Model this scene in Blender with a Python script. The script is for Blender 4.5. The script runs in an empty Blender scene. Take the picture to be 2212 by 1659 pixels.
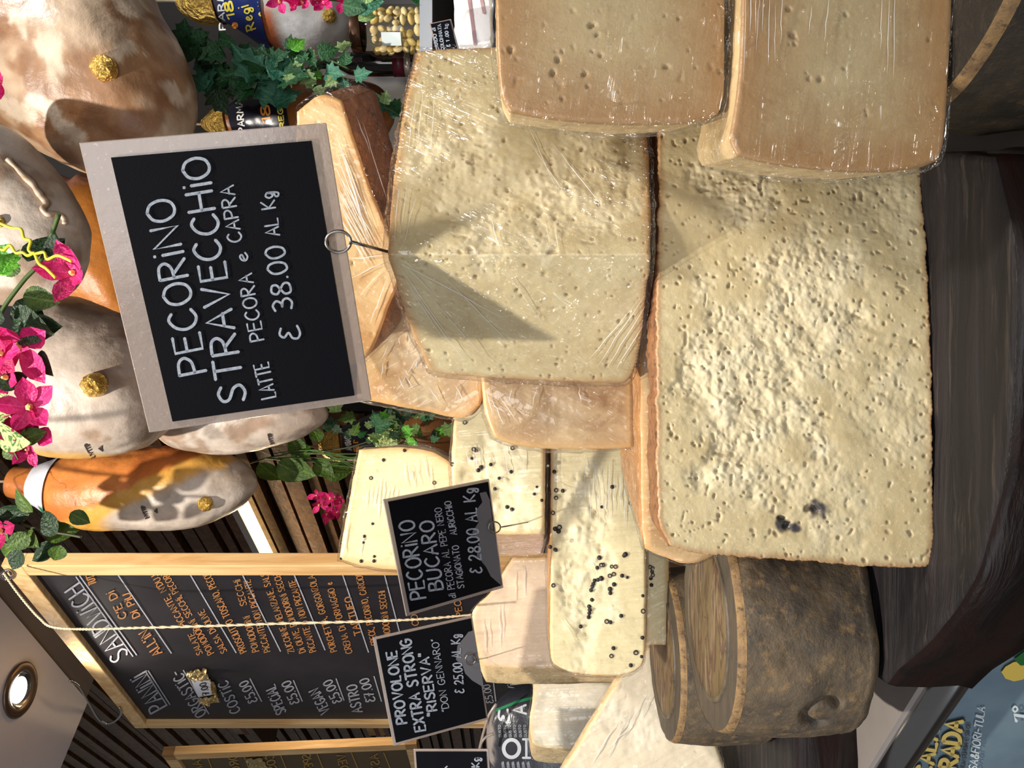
import bpy, math, random
import numpy as np
from mathutils import Vector, Matrix
from mathutils.bvhtree import BVHTree

random.seed(7); RNG = np.random.default_rng(7)
scene = bpy.context.scene
COL = scene.collection

# ------------------------------------------------------------------ camera, world, lights
ZC = 1.40                      # eye height; the phone was held on its side, so world up points to the picture's left
F = 1670.0                     # focal length in pixels of the 2212 x 1659 frame
cam_d = bpy.data.cameras.new('camera'); cam = bpy.data.objects.new('camera', cam_d); COL.objects.link(cam)
cam_d.sensor_fit = 'HORIZONTAL'; cam_d.sensor_width = 36.0; cam_d.lens = F * 36.0 / 2212.0
cam_d.clip_start = 0.02; cam_d.clip_end = 50
M = Matrix(((0, 1, 0, 0), (0, 0, -1, 0), (-1, 0, 0, ZC), (0, 0, 0, 1)))
cam.matrix_world = M
scene.camera = cam

scene.view_settings.view_transform = 'Standard'
scene.view_settings.look = 'None'
scene.view_settings.exposure = -0.28
scene.view_settings.gamma = 1.0
scene.view_settings.use_curve_mapping = False

w = bpy.data.worlds.new('world'); scene.world = w; w.use_nodes = True
w.node_tree.nodes['Background'].inputs[0].default_value = (1.0, 0.96, 0.92, 1)
w.node_tree.nodes['Background'].inputs[1].default_value = 0.14

def aim(o, target):
    d = Vector(target) - o.location
    o.rotation_euler = d.to_track_quat('-Z', 'Y').to_euler()

def spot(name, loc, target, energy, color, size_deg, blend=0.4, radius=0.02):
    l = bpy.data.lights.new(name, 'SPOT'); l.energy = energy; l.color = color
    l.spot_size = math.radians(size_deg); l.spot_blend = blend; l.shadow_soft_size = radius
    o = bpy.data.objects.new(name, l); COL.objects.link(o); o.location = loc; aim(o, target); return o

def area(name, loc, target, energy, color, sx, sy):
    l = bpy.data.lights.new(name, 'AREA'); l.energy = energy; l.color = color
    l.shape = 'RECTANGLE'; l.size = sx; l.size_y = sy
    o = bpy.data.objects.new(name, l); COL.objects.link(o); o.location = loc; aim(o, target); return o

spot('key_spot', (-0.40, 0.10, ZC + 1.25), (-0.10, 1.0, ZC + 0.20), 165, (1.0, 0.93, 0.83), 62, 0.55, 0.02)
spot('counter_spot', (0.42, 0.14, ZC + 0.80), (0.10, 0.60, ZC + 0.0), 44, (1.0, 0.91, 0.79), 72, 0.7, 0.035)
area('street_daylight', (0.05, -1.1, ZC + 0.25), (0, 0.7, ZC - 0.0), 13, (0.96, 0.97, 1.0), 1.0, 0.7)
area('soffit_fill', (-1.35, -0.25, ZC - 0.25), (-0.5, 1.3, ZC + 0.8), 9, (0.92, 0.95, 1.0), 0.8, 0.8)  # added unseen fill, lifts the soffit underside in place of bounced light
spot('display_lamp', (0.75, 0.50, ZC + 0.95), (0.50, 1.15, ZC + 0.14), 46, (0.97, 0.98, 1.0), 60, 0.6, 0.03)

# ------------------------------------------------------------------ helpers
def lin(r, g, b):
    f = lambda c: (c / 255 / 12.92) if c / 255 <= 0.04045 else ((c / 255 + 0.055) / 1.055) ** 2.4
    return (f(r), f(g), f(b), 1.0)
def P(x, y, D):
    return np.array([(829.5 - y) / F * D, D, ZC + (1106.0 - x) / F * D])
def PX(px, D):
    px = np.asarray(px, float); D = np.broadcast_to(np.asarray(D, float), px.shape[:-1])
    return np.stack([(829.5 - px[..., 1]) / F * D, D, ZC + (1106.0 - px[..., 0]) / F * D], -1)
def ray(x, y): return np.array([(829.5 - y) / F, 1.0, (1106.0 - x) / F])

def _h(i, j, k, s):
    n = (i.astype(np.uint32) * np.uint32(374761393) + j.astype(np.uint32) * np.uint32(668265263)
         + k.astype(np.uint32) * np.uint32(2246822519) + np.uint32(s * 3266489917 % 4294967291))
    n = (n ^ (n >> np.uint32(13))) * np.uint32(1274126177); n = n ^ (n >> np.uint32(16))
    return (n & np.uint32(0xffff)).astype(float) / 32767.5 - 1.0
def vn(p, s=0):
    p = np.asarray(p, float); q = np.floor(p); f = p - q; f = f * f * (3 - 2 * f)
    i = q[..., 0].astype(np.int64); j = q[..., 1].astype(np.int64); k = q[..., 2].astype(np.int64); r = 0
    for a in (0, 1):
        wa = f[..., 0] if a else 1 - f[..., 0]
        for b in (0, 1):
            wb = f[..., 1] if b else 1 - f[..., 1]
            for c in (0, 1):
                wc = f[..., 2] if c else 1 - f[..., 2]
                r = r + wa * wb * wc * _h(i + a, j + b, k + c, s)
    return r
def fbm(p, s=0, o=4, g=0.5):
    r = 0; a = 1; p = np.asarray(p, float)
    for n in range(o):
        r = r + a * vn(p, s + 17 * n); a *= g; p = p * 2.03 + 11.3
    return r
def sm(x, a, b):
    t = np.clip((x - a) / (b - a), 0, 1); return t * t * (3 - 2 * t)

def org(o):
    v = np.zeros(3)
    while o is not None:
        v = v + np.array(o.location); o = o.parent
    return v
def link(o, parent):
    COL.objects.link(o)
    if parent is not None: o.parent = parent
    return o
def mesh(name, verts, faces, mat=None, parent=None, smooth=True, base=None, cols=None, mats=None, mi=None):
    """one mesh object from world-space vertices; its origin is its thing's base"""
    verts = np.asarray(verts, float)
    o0 = org(parent) if parent is not None else (np.zeros(3) if base is None else np.asarray(base, float))
    me = bpy.data.meshes.new(name); me.from_pydata((verts - o0).tolist(), [], faces)
    for m_ in (mats or ([mat] if mat else [])): me.materials.append(m_)
    if mi is not None: me.polygons.foreach_set('material_index', mi)
    if smooth: me.polygons.foreach_set('use_smooth', [True] * len(me.polygons))
    if cols is not None:
        a = me.color_attributes.new('ca', 'FLOAT_COLOR', 'POINT')
        c = np.ones((len(verts), 4)); cols = np.asarray(cols); c[:, :cols.shape[1]] = cols
        a.data.foreach_set('color', c.ravel())
    me.update()
    o = bpy.data.objects.new(name, me)
    if parent is None and base is not None: o.location = base
    return link(o, parent)
def tag(o, label, cat, group=None):
    o['label'] = label; o['category'] = cat
    if group: o['group'] = group
    return o
def thing(name, label, cat, base, group=None):
    o = bpy.data.objects.new(name, None); COL.objects.link(o); o.location = [float(v) for v in base]
    o.empty_display_size = 0.02
    return tag(o, label, cat, group)
def struct(o): o['kind'] = 'structure'; return o

def grid_faces(n, m, off=0, flip=False, wrap=False):
    """n rows of m vertices"""
    F_ = []
    for i in range(n - 1):
        for j in range(m if wrap else m - 1):
            a = off + i * m + j; b = off + i * m + (j + 1) % m
            c = off + (i + 1) * m + (j + 1) % m; d = off + (i + 1) * m + j
            F_.append((a, d, c, b) if flip else (a, b, c, d))
    return F_
def box_vf(c, ax, ay, az):
    c = np.asarray(c, float); ax, ay, az = map(lambda v: np.asarray(v, float), (ax, ay, az))
    v = [c + i * ax + j * ay + k * az for i in (-1, 1) for j in (-1, 1) for k in (-1, 1)]
    f = [(0, 1, 3, 2), (4, 6, 7, 5), (0, 4, 5, 1), (2, 3, 7, 6), (0, 2, 6, 4), (1, 5, 7, 3)]
    return v, f
def box(name, c, ax, ay, az, mat, parent=None, base=None, bevel=0.0):
    v, f = box_vf(c, ax, ay, az)
    o = mesh(name, v, f, mat, parent, smooth=False, base=base)
    fixn(o)
    if bevel:
        b = o.modifiers.new('bevel', 'BEVEL'); b.width = bevel; b.segments = 2
    return o
def fixn(o):
    import bmesh
    bm = bmesh.new(); bm.from_mesh(o.data); bmesh.ops.recalc_face_normals(bm, faces=bm.faces); bm.to_mesh(o.data); bm.free()
    return o
def abox(name, x0, x1, y0, y1, z0, z1, mat, parent=None, bevel=0.0, base=None):
    return box(name, ((x0 + x1) / 2, (y0 + y1) / 2, (z0 + z1) / 2), ((x1 - x0) / 2, 0, 0), (0, (y1 - y0) / 2, 0), (0, 0, (z1 - z0) / 2), mat, parent, base, bevel)
def crom(pts, n=8, closed=False):
    pts = [np.asarray(p, float) for p in pts]
    if len(pts) < 3 and not closed: return pts
    out = []; N = len(pts)
    rng = range(N) if closed else range(N - 1)
    for i in rng:
        g = (lambda k: pts[k % N]) if closed else (lambda k: pts[min(max(k, 0), N - 1)])
        p0, p1, p2, p3 = g(i - 1), g(i), g(i + 1), g(i + 2)
        for t in np.linspace(0, 1, n, endpoint=False):
            out.append(0.5 * ((2 * p1) + (-p0 + p2) * t + (2 * p0 - 5 * p1 + 4 * p2 - p3) * t * t + (-p0 + 3 * p1 - 3 * p2 + p3) * t ** 3))
    if not closed: out.append(pts[-1])
    return out
def resample(pts, n):
    pts = np.asarray(pts, float); d = np.r_[0, np.cumsum(np.linalg.norm(np.diff(pts, axis=0), axis=1))]
    t = np.linspace(0, d[-1], n)
    return np.stack([np.interp(t, d, pts[:, k]) for k in range(pts.shape[1])], -1)
def tube_vf(pts, r, n=8, off=0):
    pts = np.asarray(pts, float); N = len(pts); r = np.broadcast_to(np.asarray(r, float), (N,))
    T = np.gradient(pts, axis=0); T /= np.linalg.norm(T, axis=1)[:, None] + 1e-12
    u = np.cross(T[0], [0.31, 0.22, 0.92]); u /= np.linalg.norm(u) + 1e-12; V = []
    for i in range(N):
        u = u - T[i] * np.dot(u, T[i]); u /= np.linalg.norm(u) + 1e-12; v = np.cross(T[i], u)
        for k in range(n):
            a = 2 * math.pi * k / n; V.append(pts[i] + r[i] * (math.cos(a) * u + math.sin(a) * v))
    Fc = grid_faces(N, n, off, wrap=True)
    Fc.append(tuple(off + k for k in range(n))[::-1]); Fc.append(tuple(off + (N - 1) * n + k for k in range(n)))
    return V, Fc
def tube(name, pts, r, mat, parent=None, n=8, base=None):
    v, f = tube_vf(pts, r, n); return fixn(mesh(name, v, f, mat, parent, base=base))
def lathe(name, prof, c, mat, parent=None, n=48, axis=None, base=None, noise=0, ns=40, seed=0):
    """profile of (radius, height) about the vertical through c"""
    c = np.asarray(c, float); V = []
    for (r, z) in prof:
        for k in range(n):
            a = 2 * math.pi * k / n; V.append(c + np.array([r * math.cos(a), r * math.sin(a), z]))
    V = np.array(V)
    if noise:
        d = V - c; d[:, 2] *= 0.3; d /= np.linalg.norm(d, axis=1)[:, None] + 1e-9
        V = V + d * (noise * fbm(V * ns, seed))[:, None]
    return fixn(mesh(name, V, grid_faces(len(prof), n, wrap=True), mat, parent, base=base))

# ------------------------------------------------------------------ materials
def newmat(name):
    m = bpy.data.materials.new(name); m.use_nodes = True
    nt = m.node_tree; b = nt.nodes['Principled BSDF']; return m, nt, b
def N(nt, t, **k):
    n = nt.nodes.new(t)
    for a, v in k.items(): setattr(n, a, v)
    return n
def mix(nt, fac, a, b, kind='MIX'):
    n = N(nt, 'ShaderNodeMix', data_type='RGBA', blend_type=kind)
    for s, v in ((0, fac), (6, a), (7, b)):
        if isinstance(v, bpy.types.NodeSocket): nt.links.new(v, n.inputs[s])
        else: n.inputs[s].default_value = v
    return n.outputs[2]
def ramp(nt, src, stops):
    r = N(nt, 'ShaderNodeValToRGB'); nt.links.new(src, r.inputs[0]); e = r.color_ramp.elements
    while len(e) < len(stops): e.new(0.5)
    for q, (p, c) in zip(e, stops): q.position = p; q.color = c
    return r.outputs[0]
def gray(v): return (v, v, v, 1)
def noise(nt, scale, detail=4, rough=0.5, coord='Object', vec=None, dist=0):
    n = N(nt, 'ShaderNodeTexNoise'); n.inputs['Scale'].default_value = scale
    n.inputs['Detail'].default_value = detail; n.inputs['Roughness'].default_value = rough; n.inputs['Distortion'].default_value = dist
    if vec is None:
        tc = N(nt, 'ShaderNodeTexCoord'); vec = tc.outputs[coord]
    nt.links.new(vec, n.inputs['Vector']); return n.outputs['Fac']
def mapping(nt, scale=(1, 1, 1), rot=(0, 0, 0), coord='Object'):
    tc = N(nt, 'ShaderNodeTexCoord'); mp = N(nt, 'ShaderNodeMapping'); nt.links.new(tc.outputs[coord], mp.inputs[0])
    mp.inputs['Rotation'].default_value = rot; mp.inputs['Scale'].default_value = scale; return mp.outputs[0]
def bump(nt, b, h, strength=0.3, dist=0.002):
    n = N(nt, 'ShaderNodeBump'); n.inputs['Strength'].default_value = strength; n.inputs['Distance'].default_value = dist
    nt.links.new(h, n.inputs['Height']); nt.links.new(n.outputs[0], b.inputs['Normal']); return n
def simple(name, col, rough=0.5, metal=0.0, var=None, vs=30, bs=0, bd=0.001, bsc=200, emis=None, es=1, spec=None, coat=0):
    m, nt, b = newmat(name)
    b.inputs['Base Color'].default_value = col; b.inputs['Roughness'].default_value = rough; b.inputs['Metallic'].default_value = metal
    if spec is not None: b.inputs['Specular IOR Level'].default_value = spec
    if coat: b.inputs['Coat Weight'].default_value = coat
    if var is not None:
        f = ramp(nt, noise(nt, vs, 5), [(0.35, gray(0)), (0.68, gray(1))])
        nt.links.new(mix(nt, f, col, var), b.inputs['Base Color'])
    if bs: bump(nt, b, noise(nt, bsc, 5, 0.6), bs, bd)
    if emis is not None:
        b.inputs['Emission Color'].default_value = emis; b.inputs['Emission Strength'].default_value = es
    return m

def paste_mat(name, base, pale, rim, blotch=None, gloss=0.42, sss=0.0):
    """cut cheese: ca.r = nearness to the rind, ca.g = broken crumb, ca.b = eye or pit"""
    m, nt, b = newmat(name)
    at = N(nt, 'ShaderNodeAttribute', attribute_name='ca'); sp = N(nt, 'ShaderNodeSeparateColor'); nt.links.new(at.outputs['Color'], sp.inputs[0])
    v1 = ramp(nt, noise(nt, 20, 5, 0.6, dist=1.5), [(0.35, gray(0)), (0.65, gray(1))])
    c = mix(nt, v1, base, blotch or tuple(0.88 * x for x in base[:3]) + (1,))
    spk = ramp(nt, noise(nt, 330, 3, 0.5), [(0.60, gray(0)), (0.70, gray(0.55))])
    c = mix(nt, spk, c, pale)
    c = mix(nt, sp.outputs[1], c, pale)
    # rim tone wanders in and out with noise
    ad = N(nt, 'ShaderNodeMath', operation='MULTIPLY_ADD'); nt.links.new(noise(nt, 60, 4), ad.inputs[0]); ad.inputs[1].default_value = 0.5; ad.inputs[2].default_value = -0.25
    a2 = N(nt, 'ShaderNodeMath', operation='ADD'); nt.links.new(sp.outputs[0], a2.inputs[0]); nt.links.new(ad.outputs[0], a2.inputs[1])
    fr = ramp(nt, a2.outputs[0], [(0.25, gray(0)), (0.95, gray(1))])
    c = mix(nt, fr, c, rim)
    pit = mix(nt, 0.4, tuple(0.42 * x for x in base[:3]) + (1,), rim)  # pits darkened in colour, standing in for the shade inside the holes
    c = mix(nt, sp.outputs[2], c, pit)
    c = mix(nt, at.outputs['Alpha'], c, lin(70, 66, 66))
    nt.links.new(c, b.inputs['Base Color'])
    b.inputs['Roughness'].default_value = gloss
    if sss:
        b.inputs['Subsurface Weight'].default_value = sss; b.inputs['Subsurface Radius'].default_value = (0.012, 0.008, 0.004); b.inputs['Subsurface Scale'].default_value = 0.5
    h = mix(nt, 0.5, noise(nt, 180, 6, 0.65), noise(nt, 700, 3, 0.6))
    bump(nt, b, h, 0.22, 0.0014)
    return m
def rind_mat(name, c1, c2, c3=None, sc=30, rough=0.55, bs=0.5, stretch=(1, 1, 1), bd=0.003):
    m, nt, b = newmat(name)
    v = mapping(nt, stretch)
    c = mix(nt, ramp(nt, noise(nt, sc, 6, 0.65, vec=v), [(0.34, gray(0)), (0.66, gray(1))]), c1, c2)
    if c3 is not None:
        c = mix(nt, ramp(nt, noise(nt, sc * 3.1, 6, 0.7, vec=v), [(0.52, gray(0)), (0.66, gray(1))]), c, c3)
    nt.links.new(c, b.inputs['Base Color']); b.inputs['Roughness'].default_value = rough
    bump(nt, b, noise(nt, sc * 5, 6, 0.7, vec=v), bs, bd)
    return m
def film_mat(name, angle, dens=90.0, amount=1.0):
    """cling film: clear, with stretched creases running along one direction"""
    m, nt, b = newmat(name)
    nt.nodes.remove(b); out = nt.nodes['Material Output']
    v0 = mapping(nt, (1, 1, 1), (0, angle, 0)); mp2 = N(nt, 'ShaderNodeMapping'); nt.links.new(v0, mp2.inputs[0]); mp2.inputs['Scale'].default_value = (dens, dens * 0.25, dens * 0.05); v = mp2.outputs[0]
    h1 = ramp(nt, noise(nt, 1.0, 3, 0.5, vec=v, dist=0.7), [(0.40, gray(0)), (0.47, gray(0.25)), (0.50, gray(1)), (0.53, gray(0.25)), (0.6, gray(0))])
    h2 = ramp(nt, noise(nt, 75, 3, 0.55, dist=0.4), [(0.45, gray(0)), (0.5, gray(1)), (0.55, gray(0))])
    h = mix(nt, 0.4, h1, h2)
    bp = N(nt, 'ShaderNodeBump'); bp.inputs['Strength'].default_value = amount; bp.inputs['Distance'].default_value = 0.014; nt.links.new(h, bp.inputs['Height'])
    gl = N(nt, 'ShaderNodeBsdfGlossy'); gl.inputs['Roughness'].default_value = 0.13; nt.links.new(bp.outputs[0], gl.inputs['Normal'])
    tr = N(nt, 'ShaderNodeBsdfTransparent'); tr.inputs[0].default_value = (0.99, 0.99, 0.99, 1)
    lw = N(nt, 'ShaderNodeLayerWeight'); lw.inputs[0].default_value = 0.5
    pw = N(nt, 'ShaderNodeMath', operation='POWER'); nt.links.new(lw.outputs['Facing'], pw.inputs[0]); pw.inputs[1].default_value = 4.0
    mu = N(nt, 'ShaderNodeMath', operation='MULTIPLY_ADD'); nt.links.new(pw.outputs[0], mu.inputs[0]); mu.inputs[1].default_value = 0.45; mu.inputs[2].default_value = 0.06
    fa = N(nt, 'ShaderNodeMath', operation='MULTIPLY_ADD'); nt.links.new(h, fa.inputs[0]); fa.inputs[1].default_value = 0.10; nt.links.new(mu.outputs[0], fa.inputs[2]); fa.use_clamp = True
    ms = N(nt, 'ShaderNodeMixShader'); nt.links.new(fa.outputs[0], ms.inputs[0]); nt.links.new(tr.outputs[0], ms.inputs[1]); nt.links.new(gl.outputs[0], ms.inputs[2])
    nt.links.new(ms.outputs[0], out.inputs['Surface'])
    return m
def attr_mat(name, rough=0.5, var=0.25, vs=25, bs=0.3, bd=0.003, bsc=60, metal=0.0, coat=0.0):
    m, nt, b = newmat(name)
    at = N(nt, 'ShaderNodeAttribute', attribute_name='ca')
    f = ramp(nt, noise(nt, vs, 6, 0.6), [(0.3, gray(1 - var)), (0.7, gray(1))])
    nt.links.new(mix(nt, 1.0, at.outputs['Color'], f, 'MULTIPLY'), b.inputs['Base Color'])
    b.inputs['Roughness'].default_value = rough; b.inputs['Metallic'].default_value = metal; b.inputs['Coat Weight'].default_value = coat
    bump(nt, b, noise(nt, bsc, 6, 0.6), bs, bd); return m
def wood_mat(name, c1, c2, along, sc=6.0, rough=0.5, bs=0.25, c3=None):
    m, nt, b = newmat(name)
    s = [sc * 9] * 3; s[along] = sc * 0.7
    v = mapping(nt, tuple(s))
    f = noise(nt, 1.0, 6, 0.6, vec=v, dist=1.2)
    c = mix(nt, ramp(nt, f, [(0.38, gray(0)), (0.62, gray(1))]), c1, c2)
    if c3 is not None: c = mix(nt, ramp(nt, noise(nt, 2.6, 5, 0.7, vec=v), [(0.56, gray(0)), (0.72, gray(1))]), c, c3)
    nt.links.new(c, b.inputs['Base Color']); b.inputs['Roughness'].default_value = rough
    b.inputs['Specular IOR Level'].default_value = 0.3
    bump(nt, b, f, bs, 0.004); return m

MT = {}
MT['paste_aged'] = paste_mat('paste_aged', lin(205, 190, 150), lin(222, 211, 178), lin(158, 120, 80), blotch=lin(192, 174, 132), sss=0.12)
MT['paste_upper'] = paste_mat('paste_upper', lin(210, 196, 156), lin(228, 217, 184), lin(184, 144, 98), blotch=lin(198, 180, 138), sss=0.12)
MT['paste_tan'] = paste_mat('paste_tan', lin(204, 184, 142), lin(216, 202, 168), lin(176, 138, 94), gloss=0.36, sss=0.12)
MT['paste_amber'] = paste_mat('paste_amber', lin(218, 192, 146), lin(234, 218, 184), lin(208, 164, 108), blotch=lin(188, 146, 98), gloss=0.36)
MT['paste_brown'] = paste_mat('paste_brown', lin(204, 178, 136), lin(222, 204, 168), lin(206, 168, 114), blotch=lin(156, 120, 80), gloss=0.36)
MT['paste_pepper'] = paste_mat('paste_pepper', lin(236, 222, 176), lin(242, 232, 196), lin(232, 194, 138), gloss=0.34)
MT['paste_pink'] = paste_mat('paste_pink', lin(238, 212, 182), lin(242, 226, 202), lin(232, 196, 146), gloss=0.36)
MT['paste_white'] = paste_mat('paste_white', lin(242, 228, 200), lin(245, 236, 214), lin(228, 204, 158), gloss=0.36)
MT['rind_amber'] = rind_mat('rind_amber', lin(206, 150, 92), lin(176, 124, 76), lin(222, 190, 150))
MT['rind_brown'] = rind_mat('rind_brown', lin(116, 78, 56), lin(150, 108, 80), lin(88, 58, 44), sc=14, stretch=(1, 1, 4))
MT['rind_dark'] = rind_mat('rind_dark', lin(110, 72, 46), lin(150, 104, 66), lin(70, 48, 34), sc=40)
MT['rind_pink'] = rind_mat('rind_pink', lin(226, 192, 162), lin(206, 172, 140), lin(180, 150, 120), sc=22)
MT['rind_cream'] = rind_mat('rind_cream', lin(232, 206, 156), lin(214, 186, 140), lin(190, 164, 126), sc=22)
MT['rind_mould'] = rind_mat('rind_mould', lin(104, 88, 66), lin(68, 61, 53), lin(126, 102, 70), sc=26, rough=0.62, bs=0.6)
MT['film_a'] = film_mat('cling_film_a', 0.5); MT['film_b'] = film_mat('cling_film_b', -0.5)
MT['film_c'] = film_mat('cling_film_c', 1.45); MT['film_d'] = film_mat('cling_film_d', 0.05, 120)
MT['pepper'] = simple('peppercorn', lin(30, 24, 22), 0.5, bs=0.5, bsc=900)
MT['pepper_core'] = simple('peppercorn_core', lin(170, 150, 120), 0.6)
MT['chalk'] = simple('chalk_white', lin(158, 166, 178), 0.8, var=lin(120, 128, 142), vs=500)
MT['chalk_dim'] = simple('chalk_grey', lin(168, 168, 176), 0.8, var=lin(140, 140, 150), vs=300)
MT['chalk_gold'] = simple('chalk_yellow', lin(176, 140, 70), 0.8)
MT['chalk_orange'] = simple('chalk_orange', lin(188, 116, 60), 0.8, var=lin(150, 112, 60), vs=60)
MT['card'] = simple('black_card', lin(11, 12, 17), 0.55, bs=0.15, bsc=900, spec=0.06)
MT['print_grey'] = simple('grey_print', lin(92, 92, 98), 0.45)
MT['slate'] = simple('chalkboard_paint', lin(38, 34, 38), 0.5, var=lin(26, 23, 27), vs=9, spec=0.3)
MT['steel'] = simple('polished_steel', lin(190, 192, 196), 0.16, 1.0)
MT['wire'] = simple('steel_wire', lin(150, 146, 140), 0.3, 1.0)
MT['frame_wood'] = wood_mat('pine_frame', lin(232, 196, 142), lin(206, 160, 104), 2, 5.0, 0.45)
MT['frame_wood_h'] = wood_mat('pine_frame_top', lin(232, 196, 142), lin(206, 160, 104), 0, 5.0, 0.45)
MT['slab'] = wood_mat('blackened_wood', lin(20, 18, 20), lin(36, 31, 33), 0, 4.5, 0.62, 1.0, lin(70, 62, 58))
MT['slab_side'] = wood_mat('blackened_wood_side', lin(30, 15, 11), lin(16, 10, 9), 0, 3.0, 0.4, 0.5)
MT['slat'] = wood_mat('slat_wood', lin(104, 74, 46), lin(72, 50, 32), 0, 5.0, 0.35)
MT['wall'] = simple('grey_plaster', lin(116, 112, 108), 0.8, var=lin(104, 101, 98), vs=5, bs=0.2)
MT['dark'] = simple('dark_paint', lin(30, 27, 26), 0.6)
MT['soffit'] = simple('soffit_panel', lin(214, 204, 202), 0.55, var=lin(206, 196, 194), vs=6)
MT['counter'] = simple('counter_stone', lin(150, 142, 138), 0.35, var=lin(132, 124, 118), vs=8)
MT['floor'] = simple('floor_stone', lin(120, 112, 104), 0.6, var=lin(100, 94, 88), vs=4)
MT['foil'] = simple('gold_foil', lin(230, 190, 100), 0.25, 1.0, bs=1.0, bd=0.012, bsc=110)
MT['twine'] = simple('jute_twine', lin(206, 190, 158), 0.8, bs=0.6, bsc=900)
MT['acrylic'] = None
def acrylic(name, col, alpha, rough=0.2):
    m, nt, b = newmat(name); b.inputs['Base Color'].default_value = col; b.inputs['Roughness'].default_value = rough
    sp = ramp(nt, noise(nt, 420, 2, 0.5), [(0.66, gray(alpha)), (0.72, gray(min(1, alpha + 0.35)))])
    nt.links.new(sp, b.inputs['Alpha']); b.inputs['Coat Weight'].default_value = 0.5; b.inputs['Coat Roughness'].default_value = 0.1
    bump(nt, b, noise(nt, 160, 4, 0.6), 0.25, 0.001); return m
MT['acrylic'] = acrylic('scratched_acrylic', lin(160, 146, 138), 0.72)
def glass(name, tint=(1, 1, 1, 1)):
    m, nt, b = newmat(name); nt.nodes.remove(b); out = nt.nodes['Material Output']
    gl = N(nt, 'ShaderNodeBsdfGlossy'); gl.inputs['Roughness'].default_value = 0.03
    tr = N(nt, 'ShaderNodeBsdfTransparent'); tr.inputs[0].default_value = tint
    lw = N(nt, 'ShaderNodeLayerWeight'); lw.inputs[0].default_value = 0.5
    pw = N(nt, 'ShaderNodeMath', operation='POWER'); nt.links.new(lw.outputs['Facing'], pw.inputs[0]); pw.inputs[1].default_value = 4.0
    fr = N(nt, 'ShaderNodeMath', operation='MULTIPLY_ADD'); nt.links.new(pw.outputs[0], fr.inputs[0]); fr.inputs[1].default_value = 0.6; fr.inputs[2].default_value = 0.05
    ms = N(nt, 'ShaderNodeMixShader'); nt.links.new(fr.outputs[0], ms.inputs[0]); nt.links.new(tr.outputs[0], ms.inputs[1]); nt.links.new(gl.outputs[0], ms.inputs[2])
    nt.links.new(ms.outputs[0], out.inputs['Surface']); return m
MT['glass'] = glass('jar_glass', (0.93, 0.9, 0.82, 1))

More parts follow.
